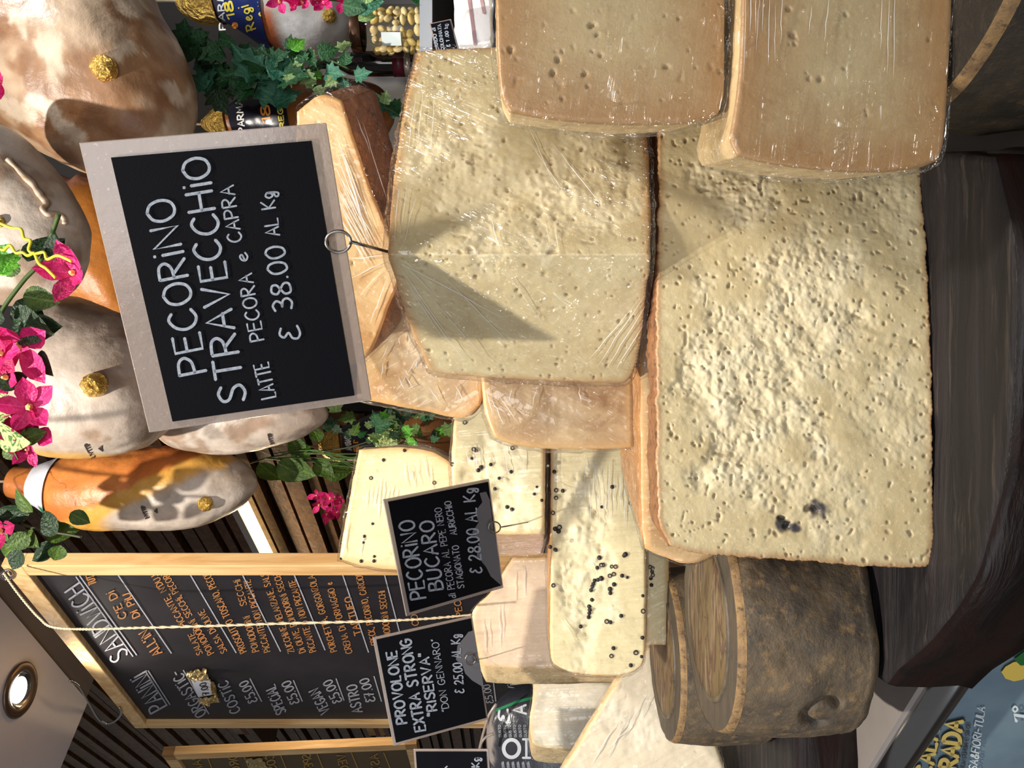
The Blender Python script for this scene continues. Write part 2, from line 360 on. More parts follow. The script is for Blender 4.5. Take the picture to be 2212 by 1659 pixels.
# ------------------------------------------------------------------ handwriting: one-stroke letters
_G = {
 'A': (.62, [[(0, 0), (.3, 1), (.62, 0)], [(.1, .36), (.52, .36)]]),
 'B': (.58, [[(0, 0), (0, 1)], '~', [(0, 1), (.4, .96), (.46, .76), (.34, .57), (0, .53)], '~', [(0, .53), (.44, .48), (.57, .25), (.4, .03), (0, 0)]]),
 'C': (.6, ['~', [(.56, .86), (.36, 1), (.1, .8), (0, .45), (.1, .13), (.34, 0), (.6, .15)]]),
 'D': (.6, [[(0, 0), (0, 1)], '~', [(0, 1), (.34, .95), (.59, .6), (.52, .2), (.26, .02), (0, 0)]]),
 'E': (.5, [[(.5, 1), (0, 1), (0, 0), (.52, 0)], [(0, .52), (.42, .52)]]),
 'F': (.5, [[(.5, 1), (0, 1), (0, 0)], [(0, .52), (.42, .52)]]),
 'G': (.62, ['~', [(.56, .86), (.36, 1), (.08, .8), (0, .4), (.15, .05), (.4, 0), (.58, .2), (.6, .42)], [(.34, .42), (.66, .42)]]),
 'H': (.58, [[(0, 0), (0, 1)], [(.58, 0), (.58, 1)], [(0, .5), (.58, .5)]]),
 'I': (.06, [[(.03, 0), (.03, .9)]]),
 'i': (.06, [[(.03, 0), (.03, .78)], [(.02, 1.02), (.05, 1.05)]]),
 'J': (.4, ['~', [(.4, 1), (.4, .25), (.25, 0), (.05, .08)]]),
 'K': (.56, [[(0, 0), (0, 1)], [(.52, 1), (.04, .48), (.56, 0)]]),
 'L': (.46, [[(0, 1), (0, 0), (.46, 0)]]),
 'M': (.72, [[(0, 0), (.08, 1), (.36, .35), (.64, 1), (.72, 0)]]),
 'N': (.6, [[(0, 0), (0, 1), (.6, 0), (.6, 1)]]),
 'O': (.66, ['~', [(.33, 1), (.08, .82), (0, .45), (.12, .1), (.34, 0), (.57, .14), (.66, .5), (.56, .86), (.33, 1)]]),
 'P': (.52, [[(0, 0), (0, 1)], '~', [(0, 1), (.38, .96), (.52, .74), (.36, .5), (0, .44)]]),
 'R': (.58, [[(0, 0), (0, 1)], '~', [(0, 1), (.38, .96), (.5, .74), (.34, .53), (0, .47)], [(.18, .47), (.58, 0)]]),
 'S': (.54, ['~', [(.52, .86), (.3, 1), (.06, .86), (.1, .62), (.42, .42), (.5, .16), (.26, 0), (0, .12)]]),
 'T': (.6, [[(0, 1), (.6, 1)], [(.3, 1), (.3, 0)]]),
 'U': (.58, ['~', [(0, 1), (0, .3), (.14, .02), (.4, .02), (.56, .3), (.58, 1)]]),
 'V': (.6, [[(0, 1), (.3, 0), (.6, 1)]]),
 'W': (.84, [[(0, 1), (.2, 0), (.42, .8), (.62, 0), (.84, 1)]]),
 'X': (.56, [[(0, 0), (.56, 1)], [(0, 1), (.56, 0)]]),
 'Y': (.56, [[(0, 1), (.28, .5), (.56, 1)], [(.28, .5), (.28, 0)]]),
 'Z': (.56, [[(0, 1), (.54, 1), (0, 0), (.56, 0)]]),
 '0': (.54, ['~', [(.27, 1), (.05, .78), (0, .42), (.12, .06), (.28, 0), (.46, .14), (.54, .52), (.46, .88), (.27, 1)]]),
 '1': (.24, [[(0, .78), (.22, 1), (.22, 0)]]),
 '2': (.54, ['~', [(.02, .8), (.2, 1), (.46, .86), (.42, .55), (.12, .2), (0, 0)], [(0, 0), (.54, 0)]]),
 '3': (.5, ['~', [(0, .9), (.26, 1), (.46, .8), (.34, .56), (.16, .52)], '~', [(.16, .52), (.44, .44), (.5, .2), (.3, 0), (0, .08)]]),
 '5': (.52, [[(.5, 1), (.08, 1), (.04, .56)], '~', [(.04, .56), (.34, .6), (.52, .34), (.36, .04), (0, .06)]]),
 '7': (.5, [[(0, 1), (.5, 1), (.14, 0)], [(.1, .5), (.44, .5)]]),
 '8': (.52, ['~', [(.26, .53), (.05, .72), (.12, .96), (.28, 1), (.46, .92), (.46, .7), (.26, .53), (.02, .32), (.06, .05), (.26, 0), (.48, .08), (.5, .32), (.26, .53)]]),
 'e': (.4, ['~', [(.04, .28), (.32, .42), (.26, .62), (.08, .5), (.04, .18), (.2, 0), (.4, .14)]]),
 'g': (.44, ['~', [(.4, .5), (.2, .6), (.04, .36), (.16, .1), (.36, .2), (.42, .5), (.42, 0), (.32, -.34), (.1, -.3), (.1, -.12), (.44, .02)]]),
 'd': (.4, ['~', [(.36, .4), (.16, .5), (0, .25), (.12, 0), (.36, .14)], [(.38, .95), (.38, 0)]]),
 'k': (.4, [[(0, 0), (0, 1)], [(.36, .6), (.03, .28), (.4, 0)]]),
 'l': (.08, [[(.04, 0), (.04, 1)]]),
 '\u20ac': (.5, ['~', [(.48, .9), (.24, 1), (.1, .8), (.26, .56), (.04, .4), (0, .14), (.2, 0), (.5, .1)]]),
 '.': (.08, [[(.02, 0), (.06, .03)]]), ',': (.1, [[(.08, .08), (0, -.16)]]), "'": (.08, [[(.05, 1.05), (.02, .8)]]),
 '"': (.2, [[(.04, 1.05), (.02, .82)], [(.17, 1.05), (.15, .82)]]), '-': (.36, [[(0, .48), (.36, .48)]]),
 '&': (.62, ['~', [(.6, .02), (.2, .62), (.22, .95), (.4, .9), (.36, .64), (.06, .36), (.08, .06), (.34, 0), (.58, .36)]]),
 '\u00b0': (.34, ['~', [(.17, 1.05), (0, .86), (.17, .66), (.34, .86), (.17, 1.05)]]), ' ': (.36, []),
 '\u25b2': (.7, [[(0, 0), (.35, .7), (.7, 0), (0, 0)], [(.2, .1), (.35, .4), (.5, .1)]]),
}
def stroke_list(text):
    x = 0; out = []
    for ch in text:
        wd, st = _G.get(ch, _G[' ']); smooth = False
        for s in st:
            if isinstance(s, str): smooth = True; continue
            pts = [np.array(p) + (x, 0) for p in s]
            out.append(crom(pts, 5) if smooth else pts); smooth = False
        x += wd + 0.2
    return out, max(x - 0.2, 0.1)
def ribbon(px_strokes, wpx, proj, jit=0.0, seg=6.0):
    """flat strokes in picture pixels laid onto a surface by proj(points)->3D"""
    V = []; Fc = []; r = wpx / 2
    for s in px_strokes:
        s = np.asarray(s, float)
        L = np.linalg.norm(np.diff(s, axis=0), axis=1).sum()
        n = max(2, int(L / seg) + 1); keep = s if len(s) > 2 else resample(s, n)
        T = np.gradient(keep, axis=0); T /= np.linalg.norm(T, axis=1)[:, None] + 1e-9
        nn = np.stack([-T[:, 1], T[:, 0]], 1)
        a = keep + nn * r; b_ = keep - nn * r; o = len(V)
        c0 = keep[0] - T[0] * r * 0.8; c1 = keep[-1] + T[-1] * r * 0.8
        pts = [c0]
        for k in range(len(keep)): pts += [a[k], b_[k]]
        pts.append(c1)
        V += pts; m_ = len(keep)
        Fc.append((o, o + 1, o + 2))
        for k in range(m_ - 1): Fc.append((o + 1 + 2 * k, o + 3 + 2 * k, o + 4 + 2 * k, o + 2 + 2 * k))
        Fc.append((o + 2 * m_ - 1, o + 2 * m_ + 1, o + 2 * m_))
    return proj(np.array(V)), Fc
def text_px(text, p0, p1, h, slant=0.0, jit=0.02):
    st, wd = stroke_list(text); p0 = np.array(p0, float); p1 = np.array(p1, float)
    d = p1 - p0; L = np.linalg.norm(d); d /= L; up = np.array([d[1], -d[0]]); out = []
    for s in st:
        j = RNG.normal(0, jit, 2)
        out.append([p0 + d * ((q[0] + j[0] + slant * q[1]) / wd * L) + up * (q[1] + j[1]) * h for q in s])
    return out
def write(text, p0, p1, h, wpx, proj, mat, parent, name='lettering', slant=0.0, jit=0.02, mirror=False):
    if mirror:
        st, wd = stroke_list(text); p0 = np.array(p0, float); p1 = np.array(p1, float); d = p1 - p0; L = np.linalg.norm(d); d /= L; up = np.array([d[1], -d[0]])
        S = [[p1 - d * (q[0] / wd * L) + up * q[1] * h for q in s] for s in st]
    else: S = text_px(text, p0, p1, h, slant, jit)
    v, f = ribbon(S, wpx, proj); return mesh(name, v, f, mat, parent, smooth=False)
def lines_px(segs, wpx, proj, mat, parent, name='chalk_line'):
    for a, b in segs:
        v, f = ribbon([[np.array(a, float), np.array(b, float)]], wpx, proj); mesh(name, v, f, mat, parent, smooth=False)

def solve_quad(p, D):
    r = [ray(*q) for q in p]; A = np.stack([-r[1], r[2], -r[3]], 1); d = np.linalg.solve(A, -D * r[0])
    eye = np.array([0, 0, ZC]); return [eye + a * b for a, b in zip([D, *d], r)]
def plane_proj(o, n, off=0.0):
    """picture points -> points on the plane through o with normal n (facing the eye), lifted by off"""
    o = np.asarray(o, float); n = np.asarray(n, float) / np.linalg.norm(n); eye = np.array([0, 0, ZC])
    if np.dot(n, eye - o) < 0: n = -n
    def f(px):
        px = np.asarray(px, float); R = np.stack([(829.5 - px[:, 1]) / F, np.ones(len(px)), (1106 - px[:, 0]) / F], 1)
        t = np.dot(o + n * off - eye, n) / (R @ n); return eye + R * t[:, None]
    return f, n
def mesh_proj(objs, off=0.0008, fallback=1.0):
    """picture points -> where their sight lines first meet a mesh"""
    trees = []
    for o in objs:
        o0 = org(o); vs = [Vector(np.array(v.co) + o0) for v in o.data.vertices]
        trees.append(BVHTree.FromPolygons(vs, [tuple(p.vertices) for p in o.data.polygons]))
    def f(px):
        out = []; last = None
        for x, y in px:
            d = Vector(ray(x, y)).normalized(); best = None
            for t in trees:
                h = t.ray_cast(Vector((0, 0, ZC)), d)
                if h[0] is not None and (best is None or h[3] < best[3]): best = h
            if best is None: p = np.array([0, 0, ZC]) + np.array(d) * (last or fallback)
            else: last = best[3] - off; p = np.array([0, 0, ZC]) + np.array(d) * (best[3] - off)
            out.append(p)
        return np.array(out)
    return f

# ------------------------------------------------------------------ the setting
def wall_poly(name, pts, mat, kind=True):
    o = mesh(name, pts, [tuple(range(len(pts)))], mat, smooth=False)
    if kind: struct(o)
    return o
FL = 0.0
wall_poly('floor', [(-4, -3, FL), (3, -3, FL), (3, 4, FL), (-4, 4, FL)], MT['floor'])
abox_w = abox('wall_back', -0.06, 2.2, 1.62, 1.72, 0, 3.0, MT['wall']); struct(abox_w)
abox_r = abox('wall_right', 2.2, 2.3, -1.0, 1.72, 0, 3.0, MT['wall']); struct(abox_r)
# slatted wall seen by mirror reflection, built solid, running away to the left
A0 = np.array([-0.06, 1.50, 0.0]); WD = np.array([-0.655, 0.756, 0.0]); WN = np.array([-0.756, -0.655, 0.0])
c_ = A0 + WD * 2.1 - WN * 0.05
wl = box('wall_left', (c_[0], c_[1], 2.1), WD * 2.1, WN * 0.04, (0, 0, 2.1), MT['dark']); struct(wl)
z = 0.9; k = 0
first = None
while z < 3.4:
    hgt = (0.030, 0.022, 0.036)[k % 3]
    c = A0 + WD * 2.1 + WN * (0.0 + 0.008 * (k % 2)); c[2] = z
    v, f = box_vf(c, WD * 2.1, WN * 0.012, (0, 0, hgt / 2))
    fixn(mesh('slat', v, f, MT['slat'], wl, smooth=False))
    z += hgt + (0.012, 0.018, 0.008)[k % 3]; k += 1
# light strip of the mirror view, built on the slatted wall
f_w, n_w = plane_proj(A0 + WN * 0.02, WN, 0.012)
q = f_w([(515, 1062), (585, 1212), (608, 1212), (533, 1056)])
zt = q[:, 2]
ls = thing('light_strip', 'glowing warm light strip fixed along the dark slatted wall', 'lamp', q[1])
e_m = simple('strip_diffuser', lin(255, 236, 190), 0.5, emis=lin(255, 226, 160), es=5.0)
s0 = f_w([(492, 1035)])[0]; s1 = s0 + WD * 1.0
mid = (s0 + s1) / 2
box('diffuser', mid - np.array([0, 0, 0.006]), WD * 0.5, WN * 0.006, (0, 0, 0.011), e_m, ls)
box('housing', mid + np.array([0, 0, 0.013]), WD * 0.51, WN * 0.010, (0, 0, 0.008), MT['steel'], ls)
l = bpy.data.lights.new('strip_glow', 'AREA'); l.energy = 7.0; l.color = (1.0, 0.76, 0.46); l.shape = 'RECTANGLE'; l.size = 0.9; l.size_y = 0.03
lo = bpy.data.objects.new('strip_glow', l); COL.objects.link(lo); lo.location = mid + WN * 0.03 - np.array([0, 0, 0.02]); aim(lo, mid + WN * 0.35 - np.array([0, 0, 0.35]))
# soffit with downlight
SZ = ZC + 0.86
e1a = np.array([-0.28, 1.2255]); e1b = np.array([-0.644, 1.568]); sd = np.array([-0.256, -0.278])
def prism(name, poly, z0, z1, mat, parent=None, base=None, mats=None):
    n = len(poly); V = [(x, y, z0) for x, y in poly] + [(x, y, z1) for x, y in poly]
    Fc = [tuple(range(n)), tuple(range(n, 2 * n))] + [(i, (i + 1) % n, n + (i + 1) % n, n + i) for i in range(n)]
    return fixn(mesh(name, V, Fc, mat, parent, smooth=False, base=base))
so = prism('ceiling', [e1a, e1b, e1b + sd, e1a + sd], SZ, SZ + 0.12, MT['soffit']); struct(so)
tr = prism('trim_1', [e1a + 0.004, e1b + 0.004, e1b + 0.034, e1a + 0.034], SZ + 0.006, SZ + 0.12, simple('trim_paint', lin(116, 104, 98), 0.5)); struct(tr)
dl = np.array([-0.533, 1.347, SZ])
dn = thing('ceiling_downlight', 'round recessed downlight glowing in the pale panel at the top left', 'lamp', dl)
ringm = simple('brushed_bronze', lin(112, 92, 76), 0.35, 0.8)
lathe('trim_ring', [(0.030, -0.001), (0.044, -0.001), (0.047, -0.004), (0.044, -0.007), (0.032, -0.006), (0.029, -0.001)], dl, ringm, dn)
lathe('reflector', [(0.029, -0.004), (0.026, -0.002), (0.022, -0.0012)], dl, MT['steel'], dn)
lathe('bulb', [(0.022, -0.0015), (0.015, -0.004), (0.0005, -0.006)], dl, simple('bulb_glow', lin(255, 250, 240), 0.5, emis=(1, 0.95, 0.86, 1), es=14), dn, n=32)
spot('downlight_beam', dl + np.array([0, 0, -0.01]), (-0.52, 1.2, 0), 9, (1.0, 0.9, 0.76), 110, 0.8, 0.02)

# counter, rail and front panel
CT = ZC - 0.368
rA = np.array([-0.278, 0.703]); rd = np.array([-0.118, 0.095]); rd = rd / np.linalg.norm(rd); rn = np.array([-rd[1], rd[0]])
if rn[1] > 0: rn = -rn                                    # towards the shopper
pR = rA - rd * 0.80; pL = rA + rd * 1.1
cnt = thing('display_counter', 'grey stone-topped shop counter carrying the slabs and cheeses', 'counter', (-0.2, 0.9, 0))
prism('countertop', [pR, pL, (-0.74, 1.46), (-0.07, 1.46), (0.0, 1.46), (1.2, 1.46), (1.2, 0.3)], CT - 0.03, CT, MT['counter'], cnt)
prism('front_panel', [pR + rn * -0.015, pL + rn * -0.015, pL + rn * -0.035, pR + rn * -0.035], 0.0, CT - 0.03, simple('panel_paint', lin(84, 92, 98), 0.5), cnt)
rz = CT - 0.022
tube('rail', [(*(pR + rn * 0.0), rz), (*(pL + rn * 0.0), rz)], 0.0165, MT['steel'], cnt, n=24)

# ------------------------------------------------------------------ wooden slabs
ST = ZC - 0.30
def slab(name, poly, z0, z1, label, n=220, seed=1, rough=0.002):
    poly = np.asarray(resample(np.array(list(poly) + [poly[0]]), n + 1))[:-1]; c = poly.mean(0)
    rows = []; prof = [(1.0, z0, 0.004), (1.0, z0, -0.002), (1.0, z0 + 0.01, 0), (1.0, (z0 + z1) / 2, 0), (1, z1 - 0.008, 0), (1, z1 - 0.001, 0.002), (1, z1, 0.006)]
    nrm = np.roll(poly, -1, 0) - np.roll(poly, 1, 0); nrm = np.stack([nrm[:, 1], -nrm[:, 0]], 1); nrm /= np.linalg.norm(nrm, axis=1)[:, None]
    if ((poly - c) * nrm).sum() < 0: nrm = -nrm
    V = []
    for (s, zz, inn) in prof:
        p = poly - nrm * inn; q = np.c_[p, np.full(n, zz)]
        d = rough * fbm(q * (14, 14, 30), seed); q[:, :2] += nrm * d[:, None]
        V.append(q)
    for s in (0.93, 0.8, 0.55, 0.3, 0.08):
        p = c + (poly - nrm * 0.006 - c) * s; q = np.c_[p, np.full(n, z1)]
        q[:, 2] += 0.0022 * fbm(q * (9, 70, 1), seed + 5) - 0.001; V.append(q)
    V = np.concatenate(V); Fc = grid_faces(len(prof) + 5, n, wrap=True); m_ = len(Fc)
    Fc.append(tuple(range(n))); Fc.append(tuple(range((len(prof) + 4) * n, (len(prof) + 5) * n)))
    mi = [1] * (n * 5) + [0] * (m_ - 5 * n) + [1, 0]
    o = fixn(mesh(name, V, Fc, None, None, True, base=(c[0], c[1], z0), mats=[MT['slab'], MT['slab_side']], mi=mi))
    return tag(o, label, 'wooden board')
fe = [(1915, 1482), (1945, 1450), (2000, 1405), (2052, 1340), (2110, 1240), (2150, 1120), (2180, 980), (2192, 800), (2195, 620), (2185, 500), (2165, 400), (2150, 335)]
front = [P(x, y, 0.30 * F / (x - 1106))[:2] for x, y in fe]
slab('wood_slab', crom(front, 5) + [np.array(p) for p in ((0.155, 0.52), (0.172, 0.57), (0.17, 0.65), (0.10, 0.78), (-0.10, 0.795), (-0.25, 0.79), (-0.247, 0.70))], CT, ST,
     'long blackened wooden slab with rounded end carrying the large front cheese')
slab('wood_slab', [np.array(p) for p in ((-0.72, 0.83), (-0.5, 0.82), (-0.3, 0.825), (-0.12, 0.84), (-0.10, 1.0), (-0.12, 1.24), (-0.3, 1.27), (-0.45, 1.38), (-0.66, 1.42), (-0.75, 1.3))], CT, ST,
     'blackened wooden slab behind the first, lower left, under the rear mouldy wheel', seed=4, rough=0.006)

# ------------------------------------------------------------------ cut cheeses
def interp_D(depth, y):
    a = np.array(depth, float); return 1.0 / np.interp(y, a[:, 0], 1.0 / a[:, 1])
CH = {}
def cheese(name, label, L, R, T, B, depth, ext, paste, rind, res=6, rough=(), pits=0, pitr=(0.0005, 0.0014), amp=0.0012, rnd=0.003,
           rimw=0.006, tx=1.0, film=None, group=None, seed=0, lean=0.0, flat=False, fixed_pits=(), rindamp=0.0012, mould=(), jag=0.7):
    cr = lambda p: crom(p, 8) if len(p) > 2 else p
    ln = lambda p: np.linalg.norm(np.diff(np.asarray(p, float), axis=0), axis=1).sum()
    ns = max(6, int(max(ln(T), ln(B)) / res)); nt = max(6, int(max(ln(L), ln(R)) / res))
    Lc, Rc = resample(cr(L), nt + 1), resample(cr(R), nt + 1); Tc, Bc = resample(cr(T), ns + 1), resample(cr(B), ns + 1)
    for cv in (Lc, Rc, Tc, Bc):
        tt = np.gradient(cv, axis=0); tt /= np.linalg.norm(tt, axis=1)[:, None] + 1e-9; k_ = np.arange(len(cv)); q_ = np.c_[cv * 0.045, np.zeros(len(cv)) + seed]
        cv += np.stack([-tt[:, 1], tt[:, 0]], 1) * (jag * (fbm(q_, seed, 3) + 0.5 * vn(q_ * 4, seed + 1)) * np.minimum(1, np.minimum(k_, len(cv) - 1 - k_) / 4.0))[:, None]
    s = np.linspace(0, 1, ns + 1)[:, None, None]; t = np.linspace(0, 1, nt + 1)[None, :, None]
    px = ((1 - s) * Lc[None] + s * Rc[None] + (1 - t) * Tc[:, None] + t * Bc[:, None]
          - ((1 - s) * (1 - t) * Lc[0] + s * (1 - t) * Rc[0] + (1 - s) * t * Lc[-1] + s * t * Rc[-1]))
    D = interp_D(depth, px[..., 1]) * (1 + lean * (px[..., 0] - 1100) / 1000)
    base = PX(px, D)
    du = np.gradient(base, axis=0); dv = np.gradient(base, axis=1); nn = np.cross(dv, du)
    nn /= np.linalg.norm(nn, axis=2)[..., None] + 1e-12
    nn[nn[..., 1] > 0] *= -1
    loop = [(i, 0) for i in range(ns)] + [(ns, j) for j in range(nt)] + [(i, nt) for i in range(ns, 0, -1)] + [(0, j) for j in range(nt, 0, -1)]
    li = np.array(loop); lp = base[li[:, 0], li[:, 1]]
    flatb = base.reshape(-1, 3); e = np.full(len(flatb), 9.0)
    st = max(1, len(lp) // 260)
    for q in lp[::st]: e = np.minimum(e, np.linalg.norm(flatb - q, axis=1))
    e = e.reshape(base.shape[:2]); e[li[:, 0], li[:, 1]] = 0
    h = amp * 0.16 * fbm(base * 55, seed, 5, 0.6)
    crumb = np.zeros_like(h)
    for (cx, cy, rx, ry, stg) in rough:
        d = np.sqrt(((px[..., 0] - cx) / rx) ** 2 + ((px[..., 1] - cy) / ry) ** 2) + 0.35 * fbm(base * 45, seed + 3, 4)
        crumb = np.maximum(crumb, stg * (1 - sm(d, 0.55, 1.05)))
    lump = fbm(base * 60, seed + 5, 4, 0.55)
    h = h + crumb * (0.0015 * lump + 0.0008 * fbm(base * 24, seed + 9, 3) - 0.001 + 0.0010 * (np.abs(fbm(base * 150, seed + 6, 3)) - 0.4))
    micro = vn(base * 250 + 0.6 * fbm(base * 90, seed + 2, 2)[..., None], seed + 8)
    mp = sm(micro, 0.30, 0.62) * crumb * 0.8 * sm(fbm(base * 40, seed + 13, 3), -0.2, 0.4) + sm(micro, 0.66, 0.82) * 0.7 * min(1.0, pits / 60.0)
    h = h - 0.0013 * mp
    pit = np.clip(mp, 0, 1) * 0.55
    rg = np.random.default_rng(seed + 100); lo, hi = px.reshape(-1, 2).min(0), px.reshape(-1, 2).max(0)
    pl = [(rg.uniform(lo[0], hi[0]), rg.uniform(lo[1], hi[1]), rg.uniform(*pitr)) for _ in range(pits)] + list(fixed_pits)
    for (cx, cy, r) in pl:
        rp = r / D.mean() * F; an = rg.uniform(0, 3.14); sx, sy = rg.uniform(0.6, 1.5), rg.uniform(0.6, 1.2)
        i0 = np.abs(px[..., 0] - cx) < rp * 4; i0 &= np.abs(px[..., 1] - cy) < rp * 4
        if not i0.any(): continue
        dx, dy = px[..., 0][i0] - cx, px[..., 1][i0] - cy
        u = (dx * math.cos(an) + dy * math.sin(an)) / sx; v = (-dx * math.sin(an) + dy * math.cos(an)) / sy
        wob = 1 + 0.5 * vn(base[i0] * 420, seed + 70); g = np.exp(-((u * u + v * v) / (rp * rp * wob * wob)) ** 2.0); pit[i0] = np.maximum(pit[i0], g)
        h[i0] -= g * r * 1.3
    x = np.clip(1 - e / rnd, 0, 1); h = h * sm(e, 0, 0.004) - rnd * (1 - np.sqrt(1 - x * x + 1e-9)) * 0.8
    V = base + nn * h[..., None]
    bx = lp.mean(0); bx = np.array([bx[0], bx[1] + ext[1] / 2, lp[:, 2].min()])
    th = thing(name, label, 'cheese', bx, group)
    md = np.zeros_like(h)
    for (cx, cy, r) in mould:
        d = np.hypot(px[..., 0] - cx, px[..., 1] - cy) / r + 0.6 * fbm(base * 120, seed + 33, 3); md = np.maximum(md, 1 - sm(d, 0.4, 1.1))
    cols = np.stack([np.exp(-(e / rimw) ** 1.3), np.clip(crumb, 0, 1) * (0.5 + 0.4 * sm(lump, -.2, .5)), np.clip(pit, 0, 1) * 0.75, md], -1)
    face = mesh('cut_face', V.reshape(-1, 3), grid_faces(ns + 1, nt + 1), MT[paste], th, cols=cols.reshape(-1, 4))
    fixo(face)
    lv = V[li[:, 0], li[:, 1]]; c = lv.mean(0); n = len(lv); rows = [lv]
    outn = lv - c; outn[:, 1] = 0; outn /= np.linalg.norm(outn, axis=1)[:, None] + 1e-9
    for k, fr in enumerate((0.03, 0.1, 0.25, 0.5, 0.75, 0.93, 1.0)):
        q = lv + np.array(ext) * fr
        q[:, 0] = c[0] + ext[0] * fr + (lv[:, 0] - c[0]) * (1 + (tx - 1) * fr)
        q += outn * (rindamp * fbm(q * 40, seed + 20, 4))[:, None]
        if fr > 0.9: q -= outn * (0.002 if fr < 0.95 else 0.006)
        rows.append(q)
    W = np.concatenate(rows); Fc = grid_faces(len(rows), n, wrap=True); Fc.append(tuple(range((len(rows) - 1) * n, len(rows) * n)))
    rd_ = mesh('rind', W, Fc, MT[rind], th); fixn(rd_)
    if film:
        fs = max(1, int(8 / res)); ii = np.unique(np.r_[np.arange(0, ns + 1, fs), ns]); jj = np.unique(np.r_[np.arange(0, nt + 1, fs), nt])
        eo = e[np.ix_(ii, jj)]; bb = base[np.ix_(ii, jj)]; nb = nn[np.ix_(ii, jj)]; hx = np.clip(1 - eo / rnd, 0, 1)
        hh = 0.0018 + np.maximum(0, 0.0012 * fbm(bb * 60, seed + 40, 3)) - rnd * (1 - np.sqrt(1 - hx * hx + 1e-9)) * 0.6
        oo = bb - c; oo[..., 1] = 0; oo /= np.linalg.norm(oo, axis=2)[..., None] + 1e-9
        fv = bb + nb * hh[..., None] + oo * (0.0016 * (1 - sm(eo, 0, 0.004)))[..., None]
        a_, b_ = len(ii), len(jj); lo2 = [(i, 0) for i in range(a_ - 1)] + [(a_ - 1, j) for j in range(b_ - 1)] + [(i, b_ - 1) for i in range(a_ - 1, 0, -1)] + [(0, j) for j in range(b_ - 1, 0, -1)]
        l2 = np.array(lo2); lw = fv[l2[:, 0], l2[:, 1]]; m2 = len(lw)
        on = lw - c; on[:, 1] = 0; on /= np.linalg.norm(on, axis=1)[:, None] + 1e-9
        rr = []
        for fr in (0.04, 0.16, 0.4, 0.75):
            q = lw + np.array(ext) * fr; q[:, 0] = c[0] + ext[0] * fr + (lw[:, 0] - c[0]) * (1 + (tx - 1) * fr)
            q += on * (0.0018 + 0.0012 * np.abs(fbm(q * 70, seed + 60, 3)))[:, None]; rr.append(q)
        FV = np.concatenate([fv.reshape(-1, 3)] + rr); nf = a_ * b_; Fc = grid_faces(a_, b_)
        idx0 = [i * b_ + j for i, j in lo2]
        rowsi = [idx0] + [[nf + k * m2 + u for u in range(m2)] for k in range(4)]
        for k in range(4):
            for u in range(m2): Fc.append((rowsi[k][u], rowsi[k][(u + 1) % m2], rowsi[k + 1][(u + 1) % m2], rowsi[k + 1][u]))
        fo = mesh('plastic_wrap', FV, Fc, MT[film], th); fixn(fo); fixo(fo); fo['label'] = 'clear cling film with stretched creases'
    CH[label] = face
    th['_face'] = face.name
    del th['_face']
    return th, face
def fixo(o):
    """turn an open sheet to face the shopper"""
    me = o.data
    if len(me.polygons) and sum(p.normal.y for p in list(me.polygons)[::max(1, len(me.polygons) // 50)]) > 0: me.flip_normals()
cheese('aged_cheese_wedge', 'large pale crumbly cheese wedge standing on the front wooden slab', 
       [(1425, 230), (1423, 400), (1419, 600), (1418, 800), (1419, 1000), (1424, 1120), (1447, 1180)],
       [(1972, 230), (1990, 365), (2003, 550), (2012, 750), (2017, 1000), (2018, 1150), (2012, 1216)],
       [(1425, 230), (1972, 230)], [(1447, 1180), (1520, 1198), (1650, 1206), (1780, 1217), (1900, 1226), (1980, 1228), (2012, 1216)],
       [(230, .577), (600, .558), (1000, .55), (1220, .557)], (0, .045, 0), 'paste_aged', 'rind_dark', res=2.4,
       rough=[(1620, 820, 190, 260, 1), (1590, 400, 110, 130, .9), (1760, 680, 150, 200, .9), (1800, 1090, 140, 130, .45), (1900, 420, 100, 120, .4), (1930, 860, 90, 160, .5)],
       pits=420, amp=0.0022, jag=2.6, seed=1, rimw=0.0045, rnd=0.002, rindamp=0.0016, fixed_pits=[(1745, 1100, .003), (1700, 1135, .0035), (1760, 1100, .003), (1690, 1120, .003)], mould=[(1772, 1100, 22), (1690, 1132, 20), (1715, 1140, 14)])
cheese('aged_cheese_wedge', 'amber-rinded cheese wedge showing behind the large front wedge',
       [(1384, 260), (1384, 600), (1385, 900), (1387, 1100), (1394, 1186)], [(1893, 260), (1893, 1110)], [(1384, 260), (1893, 260)],
       [(1394, 1186), (1430, 1202), (1495, 1218), (1600, 1180), (1893, 1110)], [(260, .637), (1225, .637)], (0, .15, 0), 'paste_amber', 'rind_amber', res=10, seed=2, tx=.7, film='film_d')
tB, fB = cheese('aged_cheese_wedge', 'upper pale cheese wedge with a ridge towards the viewer, wrapped, under the big price sign',
       [(902, 118), (870, 250), (848, 400), (838, 540), (846, 580), (870, 660), (895, 730), (925, 795)],
       [(1382, 118), (1400, 300), (1406, 545), (1398, 620), (1387, 720), (1374, 792)],
       [(902, 118), (918, 106), (1100, 98), (1300, 98), (1382, 118)], [(925, 795), (938, 806), (1000, 814), (1100, 821), (1300, 829), (1355, 826), (1374, 792)],
       [(90, .625), (530, .542), (550, .54), (575, .548), (830, .635)], (0, .05, 0), 'paste_upper', 'rind_amber', res=2.6,
       rough=[(1040, 400, 170, 170, 1), (1230, 400, 150, 150, .8), (1000, 280, 80, 120, .4)], pits=200, amp=0.002, jag=1.3, seed=3, rimw=0.007, tx=.8, film='film_b', rindamp=0.001)
